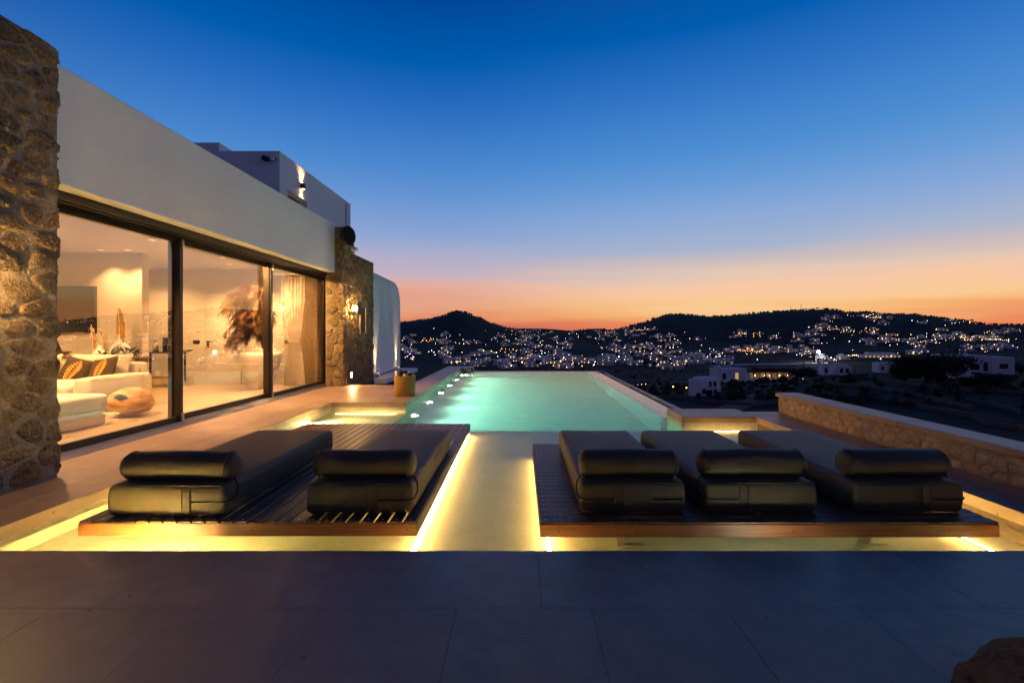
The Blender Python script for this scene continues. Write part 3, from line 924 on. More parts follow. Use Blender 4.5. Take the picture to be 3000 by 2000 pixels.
# black round loudspeaker at the top corner of the far pier
spk = empty('loudspeaker', (-4.25, 11.86, 3.70), 'round black loudspeaker at the top corner of the far stone pier', 'loudspeaker')
ax = Vector((0.93, -0.36, 0)).normalized()
sd = Vector((-ax.y, ax.x, 0))
def dish(prof, c, sg=28):
    vs, fs = [], []
    for rr, hh in prof:
        for k in range(sg):
            a = 2 * math.pi * k / sg
            vs.append(Vector(c) + (sd * math.cos(a) + Vector((0, 0, 1)) * math.sin(a)) * rr + ax * hh)
    for i in range(len(prof) - 1):
        for k in range(sg):
            k2 = (k + 1) % sg
            fs.append((i * sg + k, i * sg + k2, (i + 1) * sg + k2, (i + 1) * sg + k))
    fs.append(tuple(range(sg - 1, -1, -1)))
    fs.append(tuple((len(prof) - 1) * sg + k for k in range(sg)))
    return MB().add(vs, fs)
C0 = Vector((-4.22, 11.83, 3.70))
obj('cabinet', dish([(0.10, -0.14), (0.20, -0.10), (0.232, -0.02), (0.236, 0.03), (0.225, 0.045)], C0), M['blackm'], spk, smooth=True)
obj('grille', dish([(0.222, 0.044), (0.21, 0.052), (0.12, 0.06), (0.01, 0.062)], C0), M['strap'], spk, smooth=True)
obj('bracket', MB().tube([C0 - ax * 0.12, (-4.42, 11.98, 3.70)], 0.025, 8), M['blackm'], spk)
sl = empty('small_spotlight', (-4.36, 12.50, 3.47), 'small pale spotlight below the loudspeaker on the pier step', 'spotlight')
obj('housing', MB().box(-4.33, -4.20, 12.36, 12.52, 3.44, 3.52), M['plaster'], sl, bevel=0.012)
obj('foot', MB().box(-4.36, -4.30, 12.40, 12.48, 3.40, 3.45), M['steel'], sl)

stp = empty('step_light', (-4.345, 12.35, 0.26), 'small recessed light low on the far stone pier', 'step light')
obj('frame', MB().box(-4.355, -4.318, 12.28, 12.42, 0.16, 0.34), M['steel'], stp, bevel=0.004)
obj('lens', MB().box(-4.3175, -4.31, 12.32, 12.38, 0.19, 0.31), M['bulb'], stp)
lamp('step_glow', 'SPOT', (-4.29, 12.35, 0.26), 40, WARM, stp, 0.03, (-4.1, 12.2, 0.0), 130, 0.8)

ud = empty('wall_lamp', (U, 15.43, 6.0), 'up and down wall lamp on the white upper storey', 'wall lamp')
obj('body', MB().box(U + 0.0, U + 0.12, 15.37, 15.49, 5.90, 6.08), M['blackm'], ud, bevel=0.006)
for z, dz in ((6.081, 0.7), (5.899, -0.7)):
    obj('lens', MB().box(U + 0.02, U + 0.10, 15.39, 15.47, z - 0.004, z + 0.004), M['bulb'], ud)
    lamp('wall_lamp_glow', 'SPOT', (U + 0.10, 15.43, z + math.copysign(0.02, dz)), 60, WARM, ud, 0.02, (U + 0.0, 15.43, z + dz), 90, 1.0)
fl = empty('floodlight', (-7.36, 14.05, 6.36), 'small round fitting high on the dark side of the upper storey', 'floodlight')
obj('head', MB().tube([(-7.36, 14.03, 6.36), (-7.36, 13.86, 6.33)], 0.075, 16), M['blackm'], fl)
obj('head', MB().tube([(-7.15, 14.03, 6.36), (-7.17, 13.9, 6.33)], 0.05, 14), M['plaster'], fl)
obj('bracket', MB().box(-7.42, -7.1, 14.0, 14.045, 6.32, 6.40), M['blackm'], fl)

# ================================================================== PLATFORMS AND MATTRESSES
rp = random.Random(11)
def platform(label, x0, x1, y0, y1, along):
    t = empty('platform', ((x0 + x1) / 2, (y0 + y1) / 2, -0.45), label, 'platform', None)
    bt = 0.028
    obj('front_board', MB().box(x0, x1, y0, y0 + bt, -0.094, -0.004), M['ipex'], t, bevel=0.003)
    obj('rear_board', MB().box(x0, x1, y1 - bt, y1, -0.094, -0.004), M['ipex'], t, bevel=0.003)
    obj('side_board', MB().box(x0, x0 + bt, y0 + bt + 0.001, y1 - bt - 0.001, -0.093, -0.004), M['ipe'], t, bevel=0.003)
    obj('side_board', MB().box(x1 - bt, x1, y0 + bt + 0.001, y1 - bt - 0.001, -0.093, -0.004), M['ipe'], t, bevel=0.003)
    jo = MB()
    sc_ = MB()
    if along == 'y':
        nsl = round((x1 - x0) / 0.1)
        w = (x1 - x0) / nsl
        for i in range(nsl):
            a = x0 + i * w
            obj('slat', MB().box(a + 0.006, a + w - 0.006, y0 + 0.001, y1 - 0.001, -0.0035, 0.0 + rp.uniform(-0.0008, 0.0008) + 0.012), M['ipe'], t, bevel=0.003, bseg=1)
            for y in (y0 + 0.035, y1 - 0.035, (y0 + y1) / 2):
                sc_.lathe([(0.007, 0.0), (0.006, 0.0035), (0.001, 0.0042)], (a + w / 2, y, 0.0115), 8)
        k = y0 + 0.5
        while k < y1 - 0.3:
            jo.box(x0 + bt + 0.002, x1 - bt - 0.002, k - 0.025, k + 0.025, -0.085, -0.0045); k += 0.6
    else:
        nsl = round((y1 - y0) / 0.1)
        w = (y1 - y0) / nsl
        for i in range(nsl):
            a = y0 + i * w
            obj('slat', MB().box(x0 + 0.001, x1 - 0.001, a + 0.006, a + w - 0.006, -0.0035, 0.0 + rp.uniform(-0.0008, 0.0008) + 0.012), M['ipe'], t, bevel=0.003, bseg=1)
            for x in (x0 + 0.04, x1 - 0.04, (x0 + x1) / 2):
                sc_.lathe([(0.007, 0.0), (0.006, 0.0035), (0.001, 0.0042)], (x, a + w / 2, 0.0115), 8)
        k = x0 + 0.45
        while k < x1 - 0.3:
            jo.box(k - 0.025, k + 0.025, y0 + bt + 0.002, y1 - bt - 0.002, -0.085, -0.0045); k += 0.55
    obj('screw', sc_, M['steel'], t)['kind'] = 'stuff'
    obj('joist', jo, M['ipe'], t)['kind'] = 'stuff'
    fs_ = MB()
    k = x0 + 0.13
    while k < x1:
        fs_.tube([(k, y0 + 0.001, -0.05), (k, y0 - 0.0015, -0.05)], 0.006, 8); k += 0.55
    obj('board_screw', fs_, M['blackm'], t)['kind'] = 'stuff'
    for x in (x0 + 0.6, x1 - 0.75):
        for y in ((y0 + 0.3, y1 - 0.3) if along == 'x' else (y0 + 1.4, y1 - 0.3)):
            obj('support_bracket', MB().box(x, x + 0.06, y, y + 0.05, -0.46, -0.095).box(x + 0.001, x + 0.2, y + 0.001, y + 0.049, -0.462, -0.452), M['steel'], t)
    return t
platform('dark wooden platform of lengthwise slats over the shallow water, on the left', -3.13, -0.735, 3.42, 7.07, 'y')
platform('dark wooden platform of crosswise slats over the shallow water, on the right', 0.138, 3.37, 3.40, 5.80, 'x')
TOPZ = 0.0135

def rounded_cushion(x0, x1, y0, y1, z0, z1, r=0.045, seg=4, puff=0.012, nx=8, ny=14, seedv=0, sag=0.0):
    """a soft box: a subdivided, rounded box whose faces bulge and ripple a little"""
    bm = bmesh.new()
    bmesh.ops.create_cube(bm, size=1)
    for v in bm.verts:
        v.co = Vector((x0 + (v.co.x + 0.5) * (x1 - x0), y0 + (v.co.y + 0.5) * (y1 - y0), z0 + (v.co.z + 0.5) * (z1 - z0)))
    bmesh.ops.bevel(bm, geom=list(bm.edges), offset=r, segments=seg, affect='EDGES', profile=0.5)
    L = [(x1 - x0, nx, 0), (y1 - y0, ny, 1)]
    for ln, nn_, axx in L:
        for k in range(1, nn_):
            p = [0, 0, 0]; p[axx] = (x0, y0)[axx] + r + (ln - 2 * r) * k / nn_
            nrm = [0, 0, 0]; nrm[axx] = 1
            bmesh.ops.bisect_plane(bm, geom=bm.verts[:] + bm.edges[:] + bm.faces[:], plane_co=p, plane_no=nrm)
    for f_ in (0.35, 0.7):
        bmesh.ops.bisect_plane(bm, geom=bm.verts[:] + bm.edges[:] + bm.faces[:], plane_co=(0, 0, z0 + (z1 - z0) * f_), plane_no=(0, 0, 1))
    bm.normal_update()
    cx, cy, cz = (x0 + x1) / 2, (y0 + y1) / 2, (z0 + z1) / 2
    for v in bm.verts:
        u = (v.co.x - cx) / (x1 - x0) * 2; w = (v.co.y - cy) / (y1 - y0) * 2; h = (v.co.z - cz) / (z1 - z0) * 2
        nv = mnoise.noise(Vector((v.co.x * 3 + seedv, v.co.y * 3, v.co.z * 5))) * puff * 0.6
        if h > 0.9:
            v.co.z += puff * (1 - u ** 4) * (1 - w ** 4) + nv - sag * max(0, 1 - (w + 0.7) ** 2 * 9)
        elif h > -0.9:
            if abs(u) > 0.95: v.co.x += math.copysign(puff * (1 - h * h) + nv, u)
            if abs(w) > 0.95: v.co.y += math.copysign(puff * (1 - h * h) + nv, w)
    me = bpy.data.meshes.new('cushion')
    bm.to_mesh(me); bm.free()
    for p in me.polygons: p.use_smooth = True
    return me

def mattress(label, x0, x1, y0, y1, straps, seedv):
    z0, z1 = TOPZ, 0.24
    t = empty('lounge_mattress', ((x0 + x1) / 2, (y0 + y1) / 2, z0), label, 'lounger', 'loungers on the wooden platforms')
    O = ORG[t.name]
    obj('mattress', rounded_cushion(x0, x1, y0, y1, z0, z1, 0.032, 4, 0.009, 8, 16, seedv), M['fabric'], t, origin=O)
    # bolster: a plump roll across the head end
    r = 0.106
    yc, zc = y0 + 0.165, z1 + r - 0.006
    prof = [(0.004, 0.0), (r * 0.55, 0.004), (r * 0.82, 0.014), (r * 0.95, 0.035), (r * 1.0, 0.07)]
    half = (x1 - x0) / 2 - 0.005
    pts = [(-half + h, rr) for rr, h in prof] + [(0, r * 1.015)] + [(half - h, rr) for rr, h in reversed(prof)]
    vs, fs = [], []; sg = 28
    for (px_, rr) in pts:
        for k in range(sg):
            a = 2 * math.pi * k / sg
            sq = 1 - 0.06 * max(0, -math.sin(a))
            vs.append(((x0 + x1) / 2 + px_, yc + math.cos(a) * rr * 1.03, zc + math.sin(a) * rr * sq + 0.004 * math.sin(px_ * 9 + seedv) * (rr / r)))
    for i in range(len(pts) - 1):
        for k in range(sg):
            k2 = (k + 1) % sg
            fs.append((i * sg + k, i * sg + k2, (i + 1) * sg + k2, (i + 1) * sg + k))
    fs += [tuple(range(sg)), tuple((len(pts) - 1) * sg + k for k in range(sg - 1, -1, -1))]
    bl = obj('bolster', MB().add(vs, fs), M['fabric'], t, origin=O, smooth=True)
    for sx in (-1, 1):
        pp = MB()
        xx = (x0 + x1) / 2 + sx * (half - 0.05)
        ring = [(xx, yc + math.cos(2 * math.pi * k / 30) * r * 1.02, zc + math.sin(2 * math.pi * k / 30) * r * 0.99) for k in range(31)]
        pp.tube(ring, 0.0035, 5, cap=False)
        obj('piping', pp, M['fabric'], bl, origin=O, smooth=True)
    # straps: an elastic from the bolster down the side and round the front corner to the seam
    for side in straps:
        e = x1 if side > 0 else x0
        s = side
        zf = z0 + 0.112
        path = [(e - s * 0.02, yc - 0.03, zc - 0.08), (e + s * 0.008, yc - 0.03, z1 - 0.02), (e + s * 0.018, yc - 0.035, zf + 0.06), (e + s * 0.018, yc - 0.055, zf + 0.012), (e + s * 0.014, y0 + 0.05, zf)]
        for k in range(1, 6):
            a = R(90) * k / 6
            path.append((e - s * 0.045 + s * 0.066 * math.cos(a), y0 + 0.045 - 0.066 * math.sin(a), zf - 0.003 * k / 6))
        path += [(e - s * 0.06, y0 - 0.019, zf - 0.004), (e - s * 0.24, y0 - 0.016, zf - 0.004)]
        obj('strap', MB().tube(path, 0.0048, 6), M['strap'], t, origin=O, smooth=True)
    s = straps[0]
    e = x1 if s > 0 else x0
    sm = MB()
    for off in (0.25, 0.31):
        sm.tube([(e - s * off, y0 - 0.011, z0 + 0.03), (e - s * off, y0 - 0.016, z0 + 0.11), (e - s * off, y0 - 0.011, z1 - 0.03)], 0.0035, 5)
    sm.tube([(x0 + 0.03, y0 + 0.012, z1 - 0.012)] + [(x0 + 0.05 + (x1 - x0 - 0.1) * k / 6, y0 + 0.004, z1 - 0.004) for k in range(7)] + [(x1 - 0.03, y0 + 0.012, z1 - 0.012)], 0.0045, 5)
    sm.tube([(x1 + 0.001, y0 + 0.05, z1 - 0.06), (x1 + 0.009, (y0 + y1) / 2, z1 - 0.06), (x1 + 0.001, y1 - 0.05, z1 - 0.06)], 0.004, 5)
    obj('seam', sm, M['fabric'], t, origin=O, smooth=True)
    return t
mattress('dark lounger mattress with bolster at the outer edge of the left platform, front lit yellow', -2.985, -2.135, 3.50, 5.50, (1,), 1)
mattress('dark lounger mattress with bolster on the pool side of the left platform', -1.575, -0.80, 3.55, 5.52, (1,), 5)
mattress('dark lounger mattress with bolster at the pool-side left edge of the right platform', 0.445, 1.215, 3.57, 5.48, (-1, 1), 9)
mattress('dark lounger mattress with bolster in the middle of the right platform', 1.365, 2.185, 3.57, 5.48, (-1,), 14)
mattress('dark lounger mattress with bolster on the right platform, nearest the stone parapet', 2.465, 3.27, 3.57, 5.48, (1,), 19)

# ================================================================== BASKET, BOULDER
bk = empty('basket', (-2.46, 10.28, 0), 'yellow woven drum basket on the pool coping', 'basket')
bb = MB()
bb.lathe([(0.20, 0.002), (0.212, 0.01), (0.222, 0.40), (0.224, 0.425), (0.214, 0.43), (0.208, 0.40), (0.20, 0.05)], (-2.46, 10.28, 0), 32)
obj('body', bb, M['rattan'], bk, origin=(-2.46, 10.28, 0), smooth=True)
hp = MB()
for z in (0.03, 0.13, 0.23, 0.33, 0.42):
    hp.tube([(-2.46 + (0.217 + z * 0.024) * math.cos(2 * math.pi * k / 32), 10.28 + (0.217 + z * 0.024) * math.sin(2 * math.pi * k / 32), z) for k in range(33)], 0.006, 6, cap=False)
obj('hoop', hp, M['rattan'], bk, origin=(-2.46, 10.28, 0))['kind'] = 'stuff'
TW = [(-2.60, 10.20, 'towelw', 'white rolled towel at the left side of the basket'), (-2.50, 10.13, 'towelb', 'dark rolled towel at the front of the basket, left of the middle white one'), (-2.42, 10.12, 'towelw', 'white rolled towel in the front middle of the basket'),
      (-2.33, 10.19, 'towelb', 'dark rolled towel at the right side of the basket'), (-2.45, 10.28, 'towelb', 'dark rolled towel standing in the centre of the basket'), (-2.36, 10.35, 'towelw', 'white rolled towel at the back right of the basket'), (-2.56, 10.36, 'towelb', 'dark rolled towel at the back left of the basket')]
for x, y, mm, lb in TW:
    hh = rp.uniform(0.47, 0.53)
    tw_ = MB()
    spi = [(0.044 - 0.0016 * k, 0) for k in range(18)]
    tw_.lathe([(0.040, 0.06), (0.044, 0.08), (0.045, hh - 0.02), (0.040, hh), (0.030, hh + 0.002), (0.026, hh - 0.012), (0.018, hh - 0.012), (0.014, hh), (0.003, hh - 0.002)], (x, y, 0), 16)
    tag(obj('rolled_towel', tw_, M[mm], smooth=True, origin=(x, y, 0.06)), lb, 'towel', 'rolled towels in the basket')

def boulder(name, c, rad, seedv, sub=5, amp=0.35, rid=0.05):
    bm = bmesh.new()
    bmesh.ops.create_icosphere(bm, subdivisions=sub, radius=1)
    for v in bm.verts:
        d = v.co.normalized()
        k = 1 + amp * mnoise.fractal(d * 1.3 + Vector((seedv, 0, 0)), 0.9, 2.1, 5) + rid * mnoise.ridged_multi_fractal(d * 2 + Vector((seedv, 3, 1)), 1.0, 2.0, 4, 1.0, 2.0) - rid
        v.co = Vector(c) + Vector((d.x * rad[0], d.y * rad[1], d.z * rad[2])) * k
    me = bpy.data.meshes.new(name)
    bm.to_mesh(me); bm.free()
    for p in me.polygons: p.use_smooth = True
    return me
bo = obj('boulder', boulder('boulder', (2.0, 1.60, -0.05), (0.48, 0.38, 0.305), 4.2, 6, 0.12, 0.03), M['rock'])
tag(bo, 'rough brown boulder at the bottom right corner on the terrace', 'boulder')

# ================================================================== INSIDE THE LIT ROOM
ot = empty('ottoman', (-6.7, 6.4, 0), 'cream ottoman in front of the sofa behind the left glass pane', 'ottoman')
obj('lower_box', rounded_cushion(-7.5, -6.03, 5.6, 7.03, 0.02, 0.235, 0.03, 3, 0.006, 5, 5, 2), M['linen'], ot)
obj('top_cushion', rounded_cushion(-7.52, -6.01, 5.58, 7.05, 0.238, 0.455, 0.05, 4, 0.014, 6, 6, 3), M['linen'], ot)
so = empty('sofa', (-8.3, 8.6, 0), 'deep cream linen sofa behind the left glass pane', 'sofa')
obj('base', rounded_cushion(-10.4, -7.15, 7.72, 9.28, 0.02, 0.30, 0.03, 3, 0.006, 6, 5, 4), M['linen'], so)
obj('seat_cushion', rounded_cushion(-10.3, -7.16, 7.66, 8.98, 0.302, 0.50, 0.06, 4, 0.02, 8, 6, 5), M['linen'], so)
obj('arm', rounded_cushion(-7.14, -6.87, 7.70, 9.02, 0.02, 0.60, 0.05, 4, 0.014, 4, 6, 6), M['linen'], so)
obj('backrest', rounded_cushion(-10.4, -7.15, 9.0, 9.30, 0.31, 0.78, 0.06, 4, 0.016, 8, 4, 7), M['linen'], so)
def pillow(name, label, c, w, h, th, mat_, rot, group='cushions on the sofa'):
    vs, fs = [], []; n = 12
    for sgn in (1, -1):
        for i in range(n + 1):
            for j in range(n + 1):
                u, v = i / n * 2 - 1, j / n * 2 - 1
                e = max(0, (1 - u ** 4) * (1 - v ** 4)) ** 0.55
                pin = 1 - 0.10 * (1 - abs(u * v)) * 0.6
                vs.append((u * w / 2 * (1 - 0.07 * (1 - v * v) * abs(u)), sgn * th / 2 * e, v * h / 2 * (1 - 0.07 * (1 - u * u) * abs(v))))
    for s_ in (0, 1):
        o_ = s_ * (n + 1) ** 2
        for i in range(n):
            for j in range(n):
                a = o_ + i * (n + 1) + j
                fs.append((a, a + 1, a + n + 2, a + n + 1))
    m_ = Matrix.Translation(c) @ Matrix.Rotation(rot[2], 4, 'Z') @ Matrix.Rotation(rot[0], 4, 'X') @ Matrix.Rotation(rot[1], 4, 'Y')
    vs = [m_ @ Vector(v) for v in vs]
    o = obj(name, MB().add(vs, fs), mat_, smooth=True)
    if label:
        tag(o, label, 'cushion', group)
    return o, m_
for k, (x, lb) in enumerate(((-9.95, 'big cream back cushion on the sofa, hidden mostly by the pier'), (-8.98, 'big cream back cushion behind the dark cushions'), (-7.75, 'big cream back cushion at the arm end of the sofa'))):
    pillow('back_cushion', lb, (x, 8.92, 0.70), 1.0 if k < 2 else 1.15, 0.50, 0.24, M['linen'], (R(-13), 0, 0))
def leafy(o_m, parent, mirror=1):
    m_ = o_m
    lf = MB()
    for side in (-1, 1):
        for k in range(9):
            t_ = k / 8
            bx, bz = -0.02 * mirror + t_ * 0.06, -0.2 + t_ * 0.37
            ln = 0.15 * math.sin(math.pi * min(0.95, 0.25 + t_ * 0.7))
            ang = R(48 - 20 * t_) if side > 0 else R(180 - 48 + 20 * t_)
            tipx, tipz = bx + math.cos(ang) * ln, bz + math.sin(ang) * ln
            px_, pz = -math.sin(ang) * 0.016, math.cos(ang) * 0.016
            pts = [(bx, bz), ((bx + tipx) / 2 + px_, (bz + tipz) / 2 + pz), (tipx, tipz), ((bx + tipx) / 2 - px_, (bz + tipz) / 2 - pz)]
            def yy(x, z):
                e = max(0, (1 - (x / 0.26) ** 4) * (1 - (z / 0.26) ** 4)) ** 0.55
                return -0.082 * e - 0.006
            lf.add([m_ @ Vector((x, yy(x, z), z)) for x, z in pts] + [m_ @ Vector((x, yy(x, z) + 0.004, z)) for x, z in pts], [(0, 1, 2, 3), (7, 6, 5, 4), (0, 4, 5, 1), (1, 5, 6, 2), (2, 6, 7, 3), (3, 7, 4, 0)])
    obj('leaf_print', lf, M['orange'], parent)['kind'] = 'stuff'
p1, m1 = pillow('cushion', 'dark cushion with a large orange leaf print, at the pier end', (-7.93, 8.62, 0.64), 0.52, 0.52, 0.16, M['olive'], (R(-24), R(14), R(10)))
leafy(m1, p1)
p2, m2 = pillow('cushion', 'dark cushion with a small orange leaf print, toward the sofa arm', (-7.44, 8.60, 0.66), 0.52, 0.52, 0.16, M['olive'], (R(-26), R(-12), R(-14)))
leafy(m2, p2, -1)
# round root-wood stool
bs = boulder('root_ball', (-6.22, 7.72, 0.24), (0.30, 0.30, 0.23), 9.3, 5, 0.05, 0.02)
st_ = empty('wood_stool', (-6.22, 7.72, 0.0), 'round polished root-wood ball on the indoor floor by the sofa', 'stool')
obj('root_ball', bs, M['wood'], st_)
kn = boulder('knot', (-6.18, 7.47, 0.35), (0.09, 0.045, 0.05), 2.1, 3, 0.4)
obj('knot', kn, M['leafdark'], st_)
# screen on the partition
tv = empty('television', (-9.33, 9.76, 1.81), 'large dark screen hung on the partition wall inside', 'television')
obj('bezel', MB().box(-10.18, -8.58, 9.745, 9.798, 1.34, 2.27), M['blackm'], tv, bevel=0.004)
obj('screen', MB().box(-10.165, -8.595, 9.739, 9.7445, 1.355, 2.255), M['tv'], tv)
# console behind the sofa with vases
co = empty('console_table', (-8.6, 9.5, 0), 'thin console table behind the sofa', 'console')
obj('top', MB().box(-10.0, -7.4, 9.34, 9.66, 0.83, 0.86), M['darkwood'], co, bevel=0.004)
for x in (-9.95, -7.45):
    obj('leg', MB().box(x - 0.03, x + 0.03, 9.37, 9.63, 0.013, 0.829), M['darkwood'], co)
def vase(label, x, y, prof, hole=None):
    v_ = empty('vase', (x, y, 0.861), label, 'vase', 'white vases on the console')
    if hole is None:
        obj('body', MB().lathe(prof, (x, y, 0.861), 24), M['ceramic'], v_, smooth=True)
    else:
        # flask split like an arch: two legs joining into a neck
        for s in (-1, 1):
            obj('leg', MB().tube([(x + s * 0.155, y, 0.862), (x + s * 0.145, y, 0.95), (x + s * 0.085, y, 1.06), (x + s * 0.02, y, 1.13)], [0.062, 0.066, 0.058, 0.05], 14), M['ceramic'], v_, smooth=True)
        obj('neck', MB().lathe([(0.05, 0.0), (0.088, 0.03), (0.066, 0.09), (0.04, 0.16), (0.036, 0.20), (0.048, 0.222), (0.036, 0.215), (0.025, 0.16)], (x, y, 1.06), 20), M['ceramic'], v_, smooth=True)
    return v_
vase('small white bottle vase on the console, with a short golden leaf', -8.22, 9.46, [(0.11, 0), (0.135, 0.02), (0.12, 0.08), (0.06, 0.16), (0.04, 0.2), (0.046, 0.23), (0.036, 0.225), (0.03, 0.18)])
vase('larger white arch-shaped vase on the console, with a tall golden leaf', -7.82, 9.45, None, True)
def bigleaf(label, x, y, z, h, w, lean, seedv):
    l_ = empty('dried_leaf', (x, y, z), label, 'dried leaf', 'dried leaves in the vases')
    vs, fs = [], []; n = 22
    for i in range(n + 1):
        t_ = i / n
        ww = w * (math.sin(math.pi * min(1, 0.08 + t_ * 0.9)) ** 0.55) * (1 - 0.35 * t_) * (1 + 0.08 * math.sin(i * 2.9 + seedv))
        if i == n: ww = 0.004
        xx = x + lean * t_ * t_
        for s, d in ((-1, 0.025), (0, 0.0), (1, 0.025)):
            vs.append((xx + s * ww, y + d * math.sin(t_ * 3.1) - 0.004, z + t_ * h))
            vs.append((xx + s * ww, y + d * math.sin(t_ * 3.1) + 0.004, z + t_ * h))
    for i in range(n):
        a, b = i * 6, (i + 1) * 6
        for s in (0, 2):
            fs.append((a + s, a + s + 2, b + s + 2, b + s))
            fs.append((a + s + 1, b + s + 1, b + s + 3, a + s + 3))
        fs.append((a, b, b + 1, a + 1)); fs.append((a + 4, a + 5, b + 5, b + 4))
    obj('blade', MB().add(vs, fs), M['leafgold'], l_)
    obj('midrib', MB().tube([(x + lean * (k / 8) ** 2, y - 0.01, z - 0.05 + (h + 0.02) * k / 8) for k in range(9)], 0.007, 6), M['flower'], l_)
bigleaf('short dried golden leaf, leftmost in the small vase', -8.33, 9.43, 1.02, 0.46, 0.055, -0.05, 1)
bigleaf('short dried golden leaf in the small vase, right-hand one', -8.15, 9.45, 1.03, 0.34, 0.05, -0.07, 3)
bigleaf('tall broad dried golden leaf standing in the arch vase', -7.80, 9.42, 1.10, 0.72, 0.105, -0.03, 5)
pl_ = empty('potted_plant', (-7.62, 9.30, 0), 'dark spiky plant spilling beside the console and sofa end', 'plant')
lv = MB(); rl = random.Random(5)
for k in range(46):
    a = rl.uniform(0, 6.28); el = rl.uniform(-0.35, 1.0); ln = rl.uniform(0.14, 0.30)
    b0 = Vector((-7.72 + rl.uniform(-0.45, 0.28), 9.33 + rl.uniform(-0.05, 0.05), rl.uniform(0.84, 0.95)))
    if k > 30:
        b0 = Vector((-7.42 + rl.uniform(-0.04, 0.1), 9.25, rl.uniform(0.35, 0.8)))
    d = Vector((math.cos(a) * math.cos(el), math.sin(a) * math.cos(el) * 0.5, math.sin(el)))
    sd_ = d.cross(Vector((0, 1, 0.2))).normalized() * 0.028
    mid = b0 + d * ln * 0.45
    tip = b0 + d * ln - Vector((0, 0, 0.03))
    lv.add([b0, mid + sd_, tip, mid - sd_, mid + Vector((0, -0.012, 0.006))], [(0, 1, 4), (1, 2, 4), (2, 3, 4), (3, 0, 4), (0, 3, 2, 1)])
obj('leaves', lv, M['leafdark'], pl_)['kind'] = 'stuff'
obj('stem', MB().tube([(-7.42, 9.25, 0.012), (-7.42, 9.25, 0.4), (-7.50, 9.28, 0.7), (-7.6, 9.30, 0.9)], 0.018, 8), M['bark'], pl_)
bw = obj('bowl', MB().lathe([(0.05, 0.0), (0.06, 0.02), (0.14, 0.06), (0.2, 0.11), (0.195, 0.115), (0.12, 0.07), (0.02, 0.04)], (-8.98, 9.42, 0.861), 24), M['gold'], smooth=True)
tag(bw, 'wide brass bowl on the console under the screen', 'bowl')
# drinks trolley
ct = empty('bar_cart', (-8.75, 11.8, 0), 'black drinks trolley with brass wheels behind the left mullion', 'trolley')
obj('top_tray', MB().box(-9.5, -8.32, 11.62, 12.05, 0.83, 0.86), M['blackm'], ct, bevel=0.004)
obj('lower_tray', MB().box(-9.4, -8.4, 11.64, 12.03, 0.22, 0.245), M['darkwood'], ct, bevel=0.004)
for x in (-9.2, -8.34):
    for y in (11.65, 12.02):
        obj('leg', MB().box(x - 0.016, x + 0.016, y - 0.016, y + 0.016, 0.13, 0.829), M['blackm'], ct)
obj('handle', MB().tube([(-8.33, 11.64, 0.84), (-8.16, 11.64, 0.90), (-8.16, 12.03, 0.90), (-8.33, 12.03, 0.84)], 0.012, 8), M['blackm'], ct)
for x in (-8.85, -8.26):
    for y in (11.61, 12.06):
        wl_ = MB()
        ring = [(x + 0.105 * math.cos(2 * math.pi * k / 24), y, 0.12 + 0.105 * math.sin(2 * math.pi * k / 24)) for k in range(25)]
        wl_.tube(ring, 0.014, 6, cap=False)
        for k in range(4):
            a = math.pi * k / 4
            wl_.tube([(x - 0.1 * math.cos(a), y, 0.12 - 0.1 * math.sin(a)), (x + 0.1 * math.cos(a), y, 0.12 + 0.1 * math.sin(a))], 0.005, 5)
        obj('wheel', wl_, M['gold'], ct)
for k, (x, h, lb) in enumerate(((-8.92, 0.34, 'glass decanter on the drinks trolley, left of the frame'), (-8.56, 0.36, 'clear bottle on the drinks trolley beside the black frame'))):
    b_ = empty('bottle', (x, 11.82, 0.861), lb, 'bottle', 'bottles on the drinks trolley')
    obj('glass_body', MB().lathe([(0.062, 0.0), (0.066, 0.02), (0.066, 0.16), (0.03, 0.21), (0.024, h - 0.06), (0.03, h - 0.055)], (x, 11.82, 0.861), 18), M['bottle'], b_, smooth=True)
    obj('stopper', MB().ball((x, 11.82, 0.861 + h - 0.03), 0.034, 12, 8), M['bottle'], b_, smooth=True)
pf = obj('picture_frame', MB().box(-8.66, -8.62, 11.70, 11.98, 0.861, 1.21).box(-8.659, -8.44, 11.71, 11.97, 0.8615, 0.90), M['blackm'])
tag(pf, 'black L-shaped stand on the drinks trolley', 'stand')
# planter with dried plumes
pt = empty('planter', (-6.22, 11.55, 0), 'big white tapered planter behind the second mullion', 'planter')
obj('pot', MB().lathe([(0.24, 0.013), (0.27, 0.03), (0.38, 0.35), (0.455, 0.68), (0.475, 0.80), (0.44, 0.88), (0.40, 0.885), (0.40, 0.82)], (-6.22, 11.55, 0), 32), M['ceramic'], pt, smooth=True)
rf_ = random.Random(8)
fl_ = MB()
for k in range(260):
    a = rf_.uniform(0, 6.28); rr = 0.45 * math.sqrt(rf_.random())
    fl_.ball((-6.22 + rr * math.cos(a), 11.55 + rr * math.sin(a), 0.86 + 0.09 * (1 - rr / 0.45) + rf_.uniform(-0.04, 0.06)), rf_.uniform(0.012, 0.026), 6, 4)
fo = obj('white_blossom', fl_, M['flower'], origin=(-6.22, 11.55, 0.86))
tag(fo, 'white blossoms filling the top of the big planter', 'flowers', kind='stuff')
pm = empty('dried_plant', (-6.22, 11.55, 0.85), 'tall dried brown plume plant leaning left in the white planter', 'plant')
stm = MB(); plm = MB()
